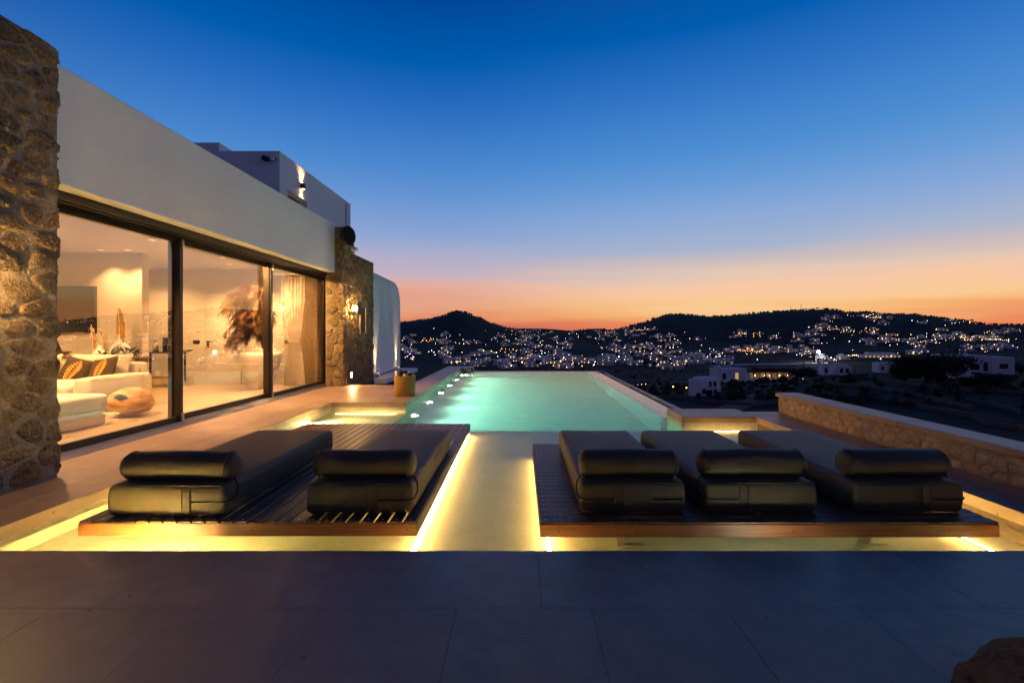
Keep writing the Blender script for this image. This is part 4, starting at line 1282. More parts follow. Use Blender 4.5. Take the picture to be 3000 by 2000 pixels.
for k in range(64):
    side = rf_.choice((-1, -1, -1, -0.6, -0.08, 0.1))
    reach = rf_.uniform(0.3, 0.95) * side
    top = rf_.uniform(0.25, 1.65)
    dy = rf_.uniform(-0.45, 0.3)
    b0 = Vector((-6.12 + rf_.uniform(-0.06, 0.06), 11.55, 0.9))
    p1_ = b0 + Vector((reach * 0.12, dy * 0.2, 0.55 + 0.35 * top))
    p2_ = b0 + Vector((reach * 0.55, dy * 0.6, 0.45 + top * 0.8))
    p3_ = b0 + Vector((reach, dy, 0.15 + top * 0.85 - 0.5 * abs(reach)))
    def bez(t_):
        u = 1 - t_
        return b0 * u ** 3 + p1_ * 3 * u * u * t_ + p2_ * 3 * u * t_ * t_ + p3_ * t_ ** 3
    pts = [bez(i / 12) for i in range(13)]
    stm.tube(pts, [0.008 - 0.0004 * i for i in range(13)], 5)
    for i in range(120):
        t_ = 0.42 + 0.58 * rf_.random()
        c_ = bez(t_)
        tg = (bez(min(1, t_ + 0.03)) - bez(t_ - 0.03)).normalized()
        rd = Vector((rf_.gauss(0, 1), rf_.gauss(0, 1), rf_.gauss(0, 1))).normalized()
        d = (tg * 1.2 + rd * 0.75 + Vector((0, 0, -0.3))).normalized()
        ln = rf_.uniform(0.10, 0.24) * (1.25 - 0.7 * abs(t_ - 0.65))
        sd_ = d.cross(Vector((0.3, 1, 0.2))).normalized() * rf_.uniform(0.005, 0.010)
        e_ = c_ + d * ln + Vector((0, 0, -0.25 * ln))
        plm.add([c_ - sd_, c_ + sd_, c_ + d * ln * 0.55 + sd_ * 0.8, e_, c_ + d * ln * 0.55 - sd_ * 0.8], [(0, 1, 2, 4), (4, 2, 3)])
obj('stalk', stm, M['bark'], pm)['kind'] = 'stuff'
obj('plume', plm, M['pampas'], pm)['kind'] = 'stuff'
# tied sheer curtain
cu = empty('curtain', (-5.62, 11.95, 0.02), 'sheer white curtain tied at the waist behind the right glass pane', 'curtain')
vs, fs = [], []; nu, nz_ = 60, 40
for j in range(nz_ + 1):
    z = 0.03 + (2.72 - 0.03) * j / nz_
    if z < 1.1:
        w = 0.13 + 0.17 * (1 - z / 1.1) ** 0.7
    else:
        w = 0.13 + 0.17 * min(1, ((z - 1.1) / 1.0)) ** 0.8
    for i in range(nu + 1):
        u = i / nu * 2 - 1
        vs.append((-5.62 + u * w + 0.02 * math.sin(z * 2), 11.98 + 0.045 * math.sin(u * 24 + 0.4 * math.sin(z * 1.5)) * (0.45 + w) + 0.02 * math.sin(u * 7), z))
for j in range(nz_):
    for i in range(nu):
        a = j * (nu + 1) + i
        fs.append((a, a + 1, a + nu + 2, a + nu + 1))
obj('cloth', MB().add(vs, fs), M['sheer'], cu, smooth=True)
obj('tieback', MB().tube([(-5.62 + 0.14 * math.cos(2 * math.pi * k / 20), 11.98 + 0.075 * math.sin(2 * math.pi * k / 20), 1.10) for k in range(21)], 0.02, 6, cap=False), M['linen'], cu)
obj('rail', MB().box(-6.4, -5.25, 11.94, 12.0, 2.76, 2.80), M['plaster'], cu)
# ================================================================== HILLS AND THE TOWN IN THE VALLEY
rt = random.Random(21)
SIL = [(-600, 935), (0, 928), (700, 940), (1000, 948), (1174, 945), (1251, 937), (1307, 923), (1332, 914), (1364, 917), (1396, 929), (1433, 945), (1489, 959), (1534, 966), (1614, 970), (1671, 971), (1715, 964), (1764, 962),
       (1796, 967), (1837, 957), (1889, 945), (1917, 933), (1954, 922), (1998, 921), (2079, 927), (2131, 924), (2212, 917), (2300, 911), (2333, 910), (2413, 906), (2454, 910), (2478, 916), (2551, 915), (2615, 923),
       (2688, 921), (2737, 929), (2817, 939), (2858, 949), (2939, 953), (3000, 953), (3200, 945), (3600, 925), (4200, 905), (5200, 880), (7000, 840), (11000, 800)]
SILA = [(math.atan((x - CX) / FPX), (CY - y) / FPX * math.cos(math.atan((x - CX) / FPX))) for x, y in SIL]
BASE = [(0, -5), (16, -5), (25, -6.5), (40, -9.5), (60, -13), (100, -17.5), (150, -22), (220, -28), (300, -33), (420, -39), (520, -41), (700, -42), (900, -37), (1100, -29), (1400, -20)]
def lerp_tab(tab, x):
    if x <= tab[0][0]: return tab[0][1]
    for (a, va), (b, vb) in zip(tab, tab[1:]):
        if x <= b:
            return va + (vb - va) * (x - a) / (b - a)
    return tab[-1][1]
def sstep(a, b, x):
    t = max(0, min(1, (x - a) / (b - a)))
    return t * t * (3 - 2 * t)
RIDGE = 1900.0
def H(X, Y):
    r = math.hypot(X, Y)
    a = math.atan2(X, Y)
    z = lerp_tab(BASE, r)
    z += 13.5 * math.exp(-((X - 122) ** 2 / 90 ** 2 + (Y - 125) ** 2 / 62 ** 2))
    if abs(a) > R(75):
        ridge = 1.35 + RIDGE * 0.02
    else:
        ridge = 1.35 + RIDGE * lerp_tab(SILA, a)
    if r > 1050:
        t = sstep(1050, RIDGE, r)
        z0 = lerp_tab(BASE, 1050)
        z = z0 + (ridge - z0) * t
        if r > RIDGE:
            z = ridge - (r - RIDGE) * 0.06
            z = max(z, -90)
            if 3600 < r < 5200 and R(-6) < a < R(9):
                z = max(z, 1.35 + 30 * math.sin(math.pi * (r - 3600) / 1600) ** 0.5 * max(0, 1 - ((a - R(1.0)) / R(6.0)) ** 2))
    if r > 40:
        k = min(1, (r - 40) / 120)
        z += k * 1.6 * mnoise.noise(Vector((X / 70, Y / 70, 3.1)))
        if r > 700:
            z += min(1, (r - 700) / 700) * (3.2 * mnoise.noise(Vector((X / 130, Y / 130, 7.7))) + (2.2 * mnoise.noise(Vector((X / 28, Y / 28, 1.7))) if r > 1300 else 0))
    return z
radii = [0.0] + [6 * (9000 / 6) ** (i / 150) for i in range(151)]
azs = []
a = -180.0
while a < 180:
    azs.append(R(a))
    a += 0.25 if -14 <= a <= 62 else 3.0
na = len(azs)
vs, fs = [(0, 0, H(0, 0))], []
for r in radii[1:]:
    for a in azs:
        X, Y = r * math.sin(a), r * math.cos(a)
        vs.append((X, Y, H(X, Y)))
for k in range(na):
    fs.append((0, 1 + (k + 1) % na, 1 + k))
for i in range(len(radii) - 2):
    for k in range(na):
        k2 = (k + 1) % na
        fs.append((1 + i * na + k, 1 + i * na + k2, 1 + (i + 1) * na + k2, 1 + (i + 1) * na + k))
me = bpy.data.meshes.new('hillside')
me.from_pydata(vs, [], fs)
for p in me.polygons: p.use_smooth = True
hill = obj('hillside', me, M['earth'], origin=(0, 0, 0))
tag(hill, kind='structure')
sea = obj('ground_plain', MB().box(-14000, 14000, -14000, 14000, -122, -120), M['earth'], origin=(0, 0, -122))
tag(sea, kind='structure')

def cast(px, py):
    """where a line of sight meets the hillside"""
    sx, sz = (px - CX) / FPX, (CY - py) / FPX
    y = 14.0
    while y < 2600:
        if CAMH + sz * y < H(sx * y, y):
            lo, hi = y / 1.02, y
            for _ in range(12):
                m_ = (lo + hi) / 2
                if CAMH + sz * m_ < H(sx * m_, m_): hi = m_
                else: lo = m_
            return Vector((sx * hi, hi, H(sx * hi, hi)))
        y *= 1.02
    return None

LITW = emis('lit window glow', (1.0, 0.62, 0.27), 1.5, False)
LITD = emis('dim lit window glow', (1.0, 0.55, 0.22), 0.5, False)
L_WARM = emis('warm lamp globe', (1.0, 0.66, 0.30), 14.0)
L_ORG = emis('orange lamp globe', (1.0, 0.45, 0.13), 12.0)
L_COOL = emis('cool lamp globe', (0.85, 0.95, 1.0), 14.0)
L_VIO = emis('violet lamp globe', (0.75, 0.3, 1.0), 12.0)
L_RED = emis('red lamp globe', (1.0, 0.12, 0.1), 8.0)

# far houses: one mesh each, of a few whitewashed blocks with windows
HM = []
def house_mesh(seedv):
    r_ = random.Random(seedv)
    m_ = MB()
    W_ = r_.uniform(9, 15); D_ = r_.uniform(7, 10); h_ = r_.choice((3.4, 3.8, 6.4, 6.8))
    blocks = [(-W_ / 2, W_ / 2, -D_ / 2, D_ / 2, h_)]
    s = r_.choice((-1, 1))
    w2 = r_.uniform(5, 8); h2 = r_.choice((3.2, 3.4)) if h_ > 5 else r_.choice((2.9, 5.8))
    blocks.append((s * (W_ / 2 - 0.4), s * (W_ / 2 + w2), -D_ / 2 + r_.uniform(0.6, 2), D_ / 2 - r_.uniform(0.3, 1.5), h2))
    if r_.random() < 0.6:
        blocks.append((-W_ / 4, W_ / 5, -D_ / 4, D_ / 3, h_ + 2.4))
    for (x0, x1, y0, y1, hh) in blocks:
        m_.mi = 0
        m_.box(x0, x1, y0, y1, -4, hh)
        x0, x1 = min(x0, x1), max(x0, x1)
        for fl in range(2 if hh > 5 else 1):
            n_ = max(1, int((x1 - x0) / 3.2))
            for k in range(n_):
                xx = x0 + (k + 0.5) * (x1 - x0) / n_
                m_.mi = r_.choice((1, 1, 1, 1, 1, 3, 2))
                door = r_.random() < 0.35 and fl == 0
                m_.box(xx - 0.55, xx + 0.55, y0 - 0.06, y0 + 0.05, fl * 3.1 + (0.05 if door else 1.0), fl * 3.1 + 2.3)
            m_.mi = r_.choice((1, 1, 1, 3))
            m_.box(x1 - 0.05, x1 + 0.06, (y0 + y1) / 2 - 0.6, (y0 + y1) / 2 + 0.6, fl * 3.1 + 1.0, fl * 3.1 + 2.2)
            m_.box(x0 - 0.06, x0 + 0.05, (y0 + y1) / 2 - 0.6, (y0 + y1) / 2 + 0.6, fl * 3.1 + 1.0, fl * 3.1 + 2.2)
    me_ = m_.mesh('hillside_house')
    for mm in (M['white'], M['dimwin'], LITW, LITD):
        me_.materials.append(mm)
    return me_
for i in range(10):
    HM.append(house_mesh(100 + i))
def lamp_mesh(mglow, r, h):
    m_ = MB()
    m_.tube([(0, 0, -0.5), (0, 0, h)], 0.06, 5)
    m_.mi = 1
    m_.ball((0, 0, h + r), r, 8, 6)
    me_ = m_.mesh('street_lamp', smooth=False)
    me_.materials.append(M['blackm']); me_.materials.append(mglow)
    return me_
LM = {'w': [lamp_mesh(L_WARM, 0.34, 2.6), lamp_mesh(L_WARM, 0.5, 3.4), lamp_mesh(L_WARM, 0.26, 2.2)], 'o': [lamp_mesh(L_ORG, 0.36, 2.4), lamp_mesh(L_ORG, 0.5, 3.0), lamp_mesh(L_ORG, 0.28, 2.2)],
      'c': [lamp_mesh(L_COOL, 0.36, 3.0), lamp_mesh(L_COOL, 0.5, 3.6), lamp_mesh(L_COOL, 0.28, 2.4)], 'v': [lamp_mesh(L_VIO, 0.4, 2.4)] * 3, 'r': [lamp_mesh(L_RED, 0.4, 2.6)] * 3}
hset, lset = [], []
CL = [  # px, py, spread, houses, lamps, mix of lamp colours
    (1245, 1000, 48, 11, 9, 22, 'wwwwo'), (1195, 1038, 22, 16, 6, 18, 'wwvc'), (1285, 1036, 24, 8, 4, 6, 'wwc'), (1325, 985, 20, 4, 2, 1, 'w'), (1400, 1006, 22, 5, 3, 1, 'c'), (1450, 1000, 18, 6, 2, 2, 'c'),
    (1430, 1034, 50, 6, 6, 16, 'wwo'), (1345, 1062, 26, 7, 4, 7, 'wwc'), (1435, 1062, 40, 8, 6, 8, 'wwc'), (1500, 990, 34, 16, 10, 20, 'wwo'), (1575, 985, 55, 17, 16, 16, 'wwc'), (1600, 1025, 55, 20, 18, 26, 'wwc'),
    (1520, 1064, 40, 10, 8, 14, 'wo'), (1650, 1062, 52, 12, 12, 30, 'ooow'), (1715, 985, 50, 12, 10, 10, 'wwc'), (1790, 992, 40, 14, 6, 6, 'w'), (1870, 967, 45, 5, 4, 18, 'w'), (1840, 1015, 50, 12, 8, 12, 'wc'),
    (1855, 1045, 60, 20, 18, 22, 'wwco'), (1940, 1030, 45, 16, 10, 14, 'wwc'), (1985, 998, 45, 9, 6, 9, 'ww'), (2010, 1058, 36, 8, 6, 14, 'ww'), (2095, 1046, 50, 14, 14, 22, 'wwc'), (2185, 983, 40, 6, 6, 22, 'wwo'),
    (2240, 1026, 52, 10, 10, 34, 'woo'), (2370, 1037, 22, 8, 5, 12, 'wwc'), (2380, 983, 45, 4, 5, 13, 'wwc'), (2440, 965, 40, 6, 8, 16, 'w'), (2430, 940, 24, 7, 4, 4, 'w'), (2555, 930, 44, 5, 6, 18, 'w'), (2575, 950, 22, 5, 3, 6, 'w'),
    (2545, 972, 22, 5, 3, 16, 'wo'), (2606, 994, 24, 8, 5, 18, 'wo'), (2690, 1000, 45, 14, 8, 16, 'wwc'), (2760, 985, 45, 12, 8, 18, 'w'), (2700, 945, 24, 3, 2, 4, 'c'), (2815, 948, 26, 3, 2, 5, 'c'), (2850, 994, 24, 6, 5, 14, 'w'),
    (2890, 985, 26, 8, 5, 18, 'woo'), (2880, 1028, 40, 8, 5, 10, 'w'), (2940, 1018, 22, 5, 4, 7, 'wc'), (2962, 972, 26, 5, 4, 4, 'w'), (2680, 1034, 22, 5, 3, 6, 'w'), (2370, 1005, 30, 8, 4, 3, 'c'), (2600, 1004, 60, 8, 4, 4, 'w'),
    (2440, 1060, 26, 8, 4, 8, 'wwc'), (1960, 1070, 40, 8, 5, 6, 'w'), (1780, 1065, 45, 8, 6, 6, 'wc'), (2330, 1012, 90, 18, 8, 6, 'w'), (1950, 985, 80, 10, 6, 6, 'w'), (1330, 1030, 60, 22, 6, 7, 'w')]
houses_xy = []
for (px, py, sx, sy, nh, nl, cols) in CL:
    got = 0
    nh = max(1, round(nh * 0.72)); sy *= 1.5; sx *= 1.25
    for _ in range(nh * 12):
        if got >= nh: break
        q = cast(px + rt.uniform(-1, 1) * sx, py + rt.uniform(-1, 1) * sy)
        if q is None or q.length < 250: continue
        if any((q.x - a) ** 2 + (q.y - b) ** 2 < 17 ** 2 for a, b in houses_xy): continue
        houses_xy.append((q.x, q.y))
        hset.append((q, rt.uniform(-0.5, 0.5) + math.atan2(-q.x, q.y), rt.randrange(10), rt.uniform(0.9, 1.35)))
        got += 1
    for _ in range(nl):
        g = rt.gauss
        q = cast(px + g(0, 0.6) * sx, py + g(0, 0.5) * sy)
        if q is None or q.length < 200: continue
        lset.append((q, rt.choice(cols), 0))
for _ in range(60):
    q = cast(rt.uniform(1180, 2990), rt.triangular(955, 1075, 1010))
    if q is not None and q.length > 260: lset.append((q, rt.choice('wwwwcco'), 0))
# strings of lamps along terraces and roads
def row(p0, p1, n_, c):
    for k in range(n_):
        t_ = k / max(1, n_ - 1)
        q = cast(p0[0] + (p1[0] - p0[0]) * t_, p0[1] + (p1[1] - p0[1]) * t_ + rt.uniform(-0.6, 0.6))
        if q is not None: lset.append((q, c, 2))
for args in (((2815, 993), (2955, 1000), 24, 'w'), ((2820, 988), (2870, 992), 10, 'w'), ((2530, 932), (2580, 933), 12, 'w'), ((1865, 970), (1918, 966), 12, 'w'), ((2450, 966), (2500, 976), 7, 'w'), ((1470, 1026), (1570, 1031), 10, 'o'),
             ((2670, 1012), (2710, 1002), 7, 'w'), ((2470, 1046), (2515, 1048), 9, 'w'), ((1400, 1032), (1445, 1035), 9, 'w'), ((2160, 1030), (2225, 1034), 14, 'o')):
    row(*args)
rt.shuffle(lset)
lset.sort(key=lambda e: e[2])
def where(q):
    px = CX + q.x / q.y * FPX
    py = CY - (q.z - CAMH) / q.y * FPX
    if px < 1480: return 'at the foot of the left hill'
    if px < 1760: return 'in the low saddle between the two hills' if py < 1010 else 'in the valley just over the infinity edge'
    if px < 2150: return 'low on the right hill above the pool corner' if py < 1005 else 'in the valley right of the pool'
    if px < 2460: return 'on the slope left of the floodlight' if py < 1000 else 'round the floodlight in the valley'
    return 'high on the right hill under the ridge' if py < 965 else 'on the lower right hillside'
for (q, rz, k, sc_) in hset:
    o = bpy.data.objects.new('hillside_house', HM[k])
    far = sc_ if q.length > 500 else sc_ * 0.85
    o.location = q; o.rotation_euler.z = rz; o.scale = (far, far, far)
    COL.objects.link(o)
    tag(o, 'small whitewashed house ' + where(q), 'house', 'far houses ' + where(q))
NL = 0
rest = {}
for (q, c, kind) in lset:
    k = rt.choice((0, 0, 1, 2, 2))
    if NL < 290:
        NL += 1
        o = bpy.data.objects.new('street_lamp', LM[c][k])
        o.location = q
        COL.objects.link(o)
        nm = {'w': 'warm', 'o': 'orange', 'c': 'cool white', 'v': 'violet', 'r': 'red'}[c]
        tag(o, 'small %s lamp glowing %s' % (nm, where(q)), 'lamp', '%s lamps %s' % (nm, where(q)))
    else:
        rest.setdefault(c, []).append((q, k))
for c, lst in rest.items():
    m_ = MB()
    for q, k in lst:
        me_ = LM[c][k]
        m0 = len(m_.v)
        m_.v += [tuple(v.co + q) for v in me_.vertices]
        m_.f += [tuple(i + m0 for i in p.vertices) for p in me_.polygons]
        m_.m += [p.material_index for p in me_.polygons]
    o = obj('town_lamps', m_, [LM[c][0].materials[0], LM[c][0].materials[1]])
    tag(o, {'w': 'the many smaller warm lamps strewn over the far town', 'o': 'the many smaller orange lamps of the far town', 'c': 'the many smaller white lamps of the far town', 'v': 'more violet lamps'}[c], 'lamps', kind='stuff')

# ---------------------------------------------------------------- nearer white houses, each with its windows
def local_house(name, label, px, py, Wpx, blocks, wins, rz=0.0, roof=None, lit=()):
    """blocks (x0,x1,y0,y1,z0,z1) and windows (x0,x1,z0,z1,front y,lit) are in shares of the width"""
    q = cast(px, py)
    s = Wpx * q.y / FPX
    t = empty(name, (q.x, q.y, q.z), label, 'house')
    t.rotation_euler.z = rz
    ORG[t.name] = Vector((0, 0, 0))
    for b in blocks:
        obj('wall_block', MB().box(b[0] * s, b[1] * s, b[2] * s, b[3] * s, b[4] * s - (2.5 if b[4] <= 0 else 0), b[5] * s), M['white'], t, origin=(0, 0, 0), bevel=0.12)
    for w in wins:
        f_ = MB().box(w[0] * s - 0.09, w[1] * s + 0.09, w[4] * s - 0.10, w[4] * s - 0.001, w[2] * s - 0.09, w[3] * s + 0.09)
        wf = obj('window', f_, M['bluewood'], t, origin=(0, 0, 0))
        obj('pane', MB().box(w[0] * s, w[1] * s, w[4] * s - 0.115, w[4] * s - 0.1005, w[2] * s, w[3] * s), LITD if w[5] else M['dimwin'], wf, origin=(0, 0, 0))
    if roof:
        for b in roof:
            obj('roof', MB().box(b[0] * s, b[1] * s, b[2] * s, b[3] * s, b[4] * s, b[5] * s), M['rooftile'], t, origin=(0, 0, 0), bevel=0.08)
    return t, s, q
local_house('white_house', 'two-storey white house with small dark windows in the dark fields right of the pool', 2082, 1158, 76, [(-0.5, 0.46, 0, 0.7, 0, 0.60), (-0.2, 0.5, 0.08, 0.85, 0, 0.66)],
            [(-0.36, -0.24, 0.08, 0.25, 0, 0), (-0.05, 0.02, 0.36, 0.52, 0, 0), (0.16, 0.23, 0.36, 0.52, 0, 0), (-0.18, 0.06, 0.0, 0.2, 0, 0), (0.16, 0.26, 0.08, 0.22, 0, 0)], 0.28)
local_house('white_house', 'white house with one orange lit window behind the two-storey house', 2147, 1120, 88, [(-0.5, 0.5, 0, 0.6, 0, 0.46), (-0.5, -0.35, 0.1, 0.3, 0.461, 0.54)], [(-0.36, -0.25, 0.12, 0.30, 0, 0), (0.08, 0.20, 0.10, 0.32, 0, 1)], 0.12)
local_house('white_house', 'large white flat-roofed house on the right behind the wide dark tree', 2866, 1114, 176, [(-0.28, 0.20, 0.02, 0.5, 0, 0.41), (0.18, 0.5, 0.0, 0.5, 0, 0.39), (-0.5, -0.26, 0.05, 0.4, 0.1, 0.42), (-0.22, 0.0, -0.16, 0.03, -0.1, 0.10), (-0.12, -0.04, 0.2, 0.3, 0.41, 0.45)],
            [(-0.10, 0.02, 0.18, 0.27, 0.02, 0), (0.09, 0.135, 0.16, 0.30, 0.02, 0), (0.30, 0.40, 0.21, 0.275, 0, 0), (-0.08, 0.04, 0.09, 0.13, 0.02, 0), (0.02, 0.1, 0.0, 0.09, 0.02, 0)], -0.25)
local_house('white_house', 'small white house with a narrow dark door left of the wide dark tree', 2612, 1092, 66, [(-0.5, 0.5, 0, 0.6, 0, 0.40), (-0.46, 0.5, -0.03, 0.63, 0.401, 0.44)], [(-0.06, 0.04, 0.02, 0.22, 0, 0), (-0.4, -0.3, 0.12, 0.26, 0, 0)], -0.2)
local_house('white_house', 'pale house with garden walls below the bright floodlight', 2455, 1100, 80, [(-0.5, -0.3, 0, 0.4, 0, 0.42), (-0.05, 0.5, 0.05, 0.5, 0, 0.36)], [(-0.45, -0.37, 0.1, 0.26, 0, 0), (0.1, 0.2, 0.1, 0.26, 0.05, 0), (0.3, 0.4, 0.1, 0.26, 0.05, 0)], -0.1)
hall, hs, hq = local_house('white_house', 'long white building with a row of lit openings on the right hillside', 2580, 1048, 104, [(-0.5, 0.5, 0, 0.2, 0, 0.09), (-0.3, 0.42, 0.05, 0.25, 0.09, 0.15)],
                           [(-0.42 + k * 0.11, -0.36 + k * 0.11, 0.015, 0.065, 0, 1) for k in range(9)], -0.1)
# low house with a lit arcade
ARC = emis('arcade lamp glow', (1.0, 0.45, 0.13), 60.0)
tav, ts, tq = local_house('arcade_house', 'low dark-roofed house with an orange lit arcade in the middle distance', 2268, 1116, 128, [(-0.5, 0.5, 0.12, 0.4, 0, 0.20)], [], 0.05, roof=[(-0.55, 0.55, -0.06, 0.45, 0.201, 0.235), (-0.3, 0.52, 0.0, 0.4, 0.235, 0.29)])
for k in range(8):
    x = -0.48 + k * 0.137
    obj('column', MB().box((x - 0.014) * ts, (x + 0.014) * ts, -0.014 * ts, 0.014 * ts, -2, 0.20 * ts), M['white'], tav, origin=(0, 0, 0))
for k, (x, e) in enumerate(((-0.42, 7), (-0.2, 26), (-0.08, 22), (0.16, 26), (0.35, 16))):
    lt = obj('arcade_lamp', MB().ball((x * ts, 0.05 * ts, 0.12 * ts), 0.2, 8, 6), ARC, tav, origin=(0, 0, 0))
for (px, py, c, lb) in ((2300, 1094, 'o', 'orange lamp at the right end of the lit arcade'), (2352, 1105, 'w', 'warm lamp on the dark slope right of the arcade'), (2363, 1098, 'w', 'second warm lamp on the dark slope right of the arcade'),
                        (1972, 1138, 'o', 'orange lamp on the dark slope left of the two-storey house'), (2011, 1142, 'o', 'brighter orange lamp beside the two-storey house'), (1880, 1123, 'w', 'middle of three small lamps on the dark terrace right of the pool'),
                        (1868, 1125, 'w', 'left of three small lamps on the dark terrace right of the pool'), (1892, 1122, 'w', 'right of three small lamps on the dark terrace right of the pool'), (2098, 1102, 'o', 'orange lamp between the two nearer white houses')):
    q = cast(px, py + 8)
    o = bpy.data.objects.new('garden_lamp', LM[c][2])
    s_ = 0.5
    o.location = q; o.scale = (s_, s_, s_)
    COL.objects.link(o)
    tag(o, lb, 'lamp')
# bright floodlight on its mast
q = cast(2398, 1062)
fm = empty('floodlight_mast', q, 'dazzling white floodlight on a mast on the right hillside', 'floodlight')
hgt = (1062 - 1031) * q.y / FPX
obj('mast', MB().tube([q - Vector((0, 0, 1)), q + Vector((0, 0, hgt - 0.6))], 0.16, 8), M['blackm'], fm)
obj('lamp_head', MB().ball(q + Vector((0, -0.2, hgt)), 1.7, 14, 10), emis('floodlight glow', (0.92, 1.0, 0.95), 260.0), fm)
# bare poles and ridge masts
for (px, y0_, y1_, lb) in ((2278, 1085, 1033, 'thin dark utility pole in front of the lit strip of terrace'), (2658, 1056, 983, 'tall dark utility pole left of the wide dark tree'), (2198, 1080, 1046, 'short dark pole by the pale houses in the middle distance')):
    q = cast(px, y0_)
    h_ = (y0_ - y1_) * q.y / FPX
    t = empty('utility_pole', q, lb, 'pole')
    obj('pole', MB().tube([q - Vector((0, 0, 1)), q + Vector((0, 0, h_))], [0.16, 0.11], 8), M['bark'], t)
    obj('crossarm', MB().box(q.x - 0.8, q.x + 0.8, q.y - 0.06, q.y + 0.06, q.z + h_ - 0.9, q.z + h_ - 0.75), M['bark'], t)
for (px, h_, lb) in ((2317, 17, 'left radio mast on the right-hand ridge'), (2347, 22, 'taller radio mast on the right-hand ridge')):
    a = math.atan((px - CX) / FPX)
    X, Y = RIDGE * math.sin(a), RIDGE * math.cos(a)
    z = H(X, Y)
    t = empty('radio_mast', (X, Y, z), lb, 'mast')
    obj('lattice', MB().tube([(X, Y, z - 2), (X, Y, z + h_)], [0.9, 0.35], 6), M['blackm'], t)
    obj('antenna', MB().box(X - 1.0, X + 1.0, Y - 0.4, Y + 0.4, z + h_ - 3, z + h_ - 1), M['blackm'], t)

# pale lit terrace with a turquoise pool, and roads, field walls
def strip(name, pix, wid, th, m_, label=None, cat=None, kind=None, up=0.25, group=None):
    pts = []
    for (a, b) in zip(pix, pix[1:]):
        qa, qb = cast(*a), cast(*b)
        k = max(2, int((qb - qa).length / 6))
        for i in range(k):
            p = qa.lerp(qb, i / k)
            pts.append(p)
    pts.append(cast(*pix[-1]))
    vs, fs = [], []
    for i, p in enumerate(pts):
        d = (pts[min(i + 1, len(pts) - 1)] - pts[max(0, i - 1)]); d.z = 0; d.normalize()
        nrm = Vector((-d.y, d.x, 0)) * wid / 2
        for s_ in (-1, 1):
            e = p + nrm * s_
            zz_ = H(e.x, e.y)
            vs += [(e.x, e.y, zz_ - 1.2), (e.x, e.y, zz_ + up + th)]
    for i in range(len(pts) - 1):
        a, b = i * 4, (i + 1) * 4
        fs += [(a, b, b + 1, a + 1), (a + 1, b + 1, b + 3, a + 3), (a + 3, b + 3, b + 2, a + 2)]
    fs += [(0, 1, 3, 2), ((len(pts) - 1) * 4, (len(pts) - 1) * 4 + 2, (len(pts) - 1) * 4 + 3, (len(pts) - 1) * 4 + 1)]
    o = obj(name, MB().add(vs, fs), M[m_])
    return tag(o, label, cat, group, kind)
strip('road', [(1860, 1245), (1990, 1238), (2090, 1218), (2180, 1182), (2250, 1150), (2320, 1122)], 4.5, 0.0, 'dirt', kind='structure', up=0.3)
strip('road', [(2080, 1072), (2190, 1068), (2330, 1066), (2420, 1064)], 9, 0.0, 'white', kind='structure', up=0.6)  # this strip is the pale lit terrace, drawn like a road
strip('road', [(1800, 1115), (1900, 1112), (2000, 1118), (2060, 1126)], 5, 0.0, 'dirt', kind='structure', up=0.3)
WALLS = [[(2050, 1180), (2200, 1190), (2290, 1180)], [(2120, 1155), (2240, 1148), (2330, 1142)], [(2420, 1130), (2560, 1140), (2700, 1165), (2850, 1200)], [(2350, 1160), (2550, 1170), (2800, 1215), (2990, 1250)],
         [(2580, 1115), (2700, 1132), (2850, 1150)], [(2860, 1128), (2990, 1118)], [(2760, 1170), (2900, 1190), (2995, 1215)], [(2880, 1145), (2995, 1160)], [(1900, 1165), (2030, 1172)], [(1960, 1205), (2110, 1212)], [(2380, 1110), (2460, 1118), (2560, 1112)], [(2850, 1235), (2995, 1262)], [(1840, 1150), (1960, 1160)]]
WL_ = ['upper pale field wall line', 'second pale field wall line', 'third pale field wall line']
desc = ['in the fields below the two-storey house', 'below the lit arcade', 'crossing the dark slope under the wide dark tree', 'long one running over the dark slope behind the parapet', 'at the foot of the wide dark tree', 'right of the large white house at the frame edge',
        'low on the right slope below the large white house', 'just below the large white house', 'left of the two-storey house', 'lowest one in the fields near the road', 'in front of the pale garden-walled house', 'lowest one behind the parapet at the right edge', 'nearest the outer pool gutter']
for w, d in zip(WALLS, desc):
    strip('field_wall', w, 0.7, 0.75, 'drystone', 'dry stone field wall, ' + d, 'field wall', up=0.0, group='dry stone walls on the dark slope')

# ---------------------------------------------------------------- trees and scrub
def crown(c, rx, ry, rz, n_, leaf, r_, lobes=9):
    m_ = MB()
    L_ = []
    for k in range(lobes):
        a = r_.uniform(0, 6.28); e = r_.uniform(-0.3, 1.0)
        k_ = r_.uniform(0.35, 0.75)
        L_.append((Vector((math.cos(a) * rx * k_, math.sin(a) * ry * k_, rz * (0.1 + 0.6 * e))), r_.uniform(0.3, 0.55)))
    for i in range(n_):
        o_, s_ = r_.choice(L_)
        d = Vector((r_.gauss(0, 1), r_.gauss(0, 1), r_.gauss(0, 1))).normalized() * (r_.random() ** 0.4)
        p = Vector(c) + o_ + Vector((d.x * rx * s_, d.y * ry * s_, d.z * rz * s_))
        a = Vector((r_.gauss(0, 1), r_.gauss(0, 1), r_.gauss(0, 1))).normalized()
        b = a.orthogonal().normalized()
        l_ = leaf * r_.uniform(0.6, 1.4)
        m_.add([p - a * l_, p + b * l_ * 0.5, p + a * l_, p - b * l_ * 0.5], [(0, 1, 2, 3)])
    return m_
r5 = random.Random(77)
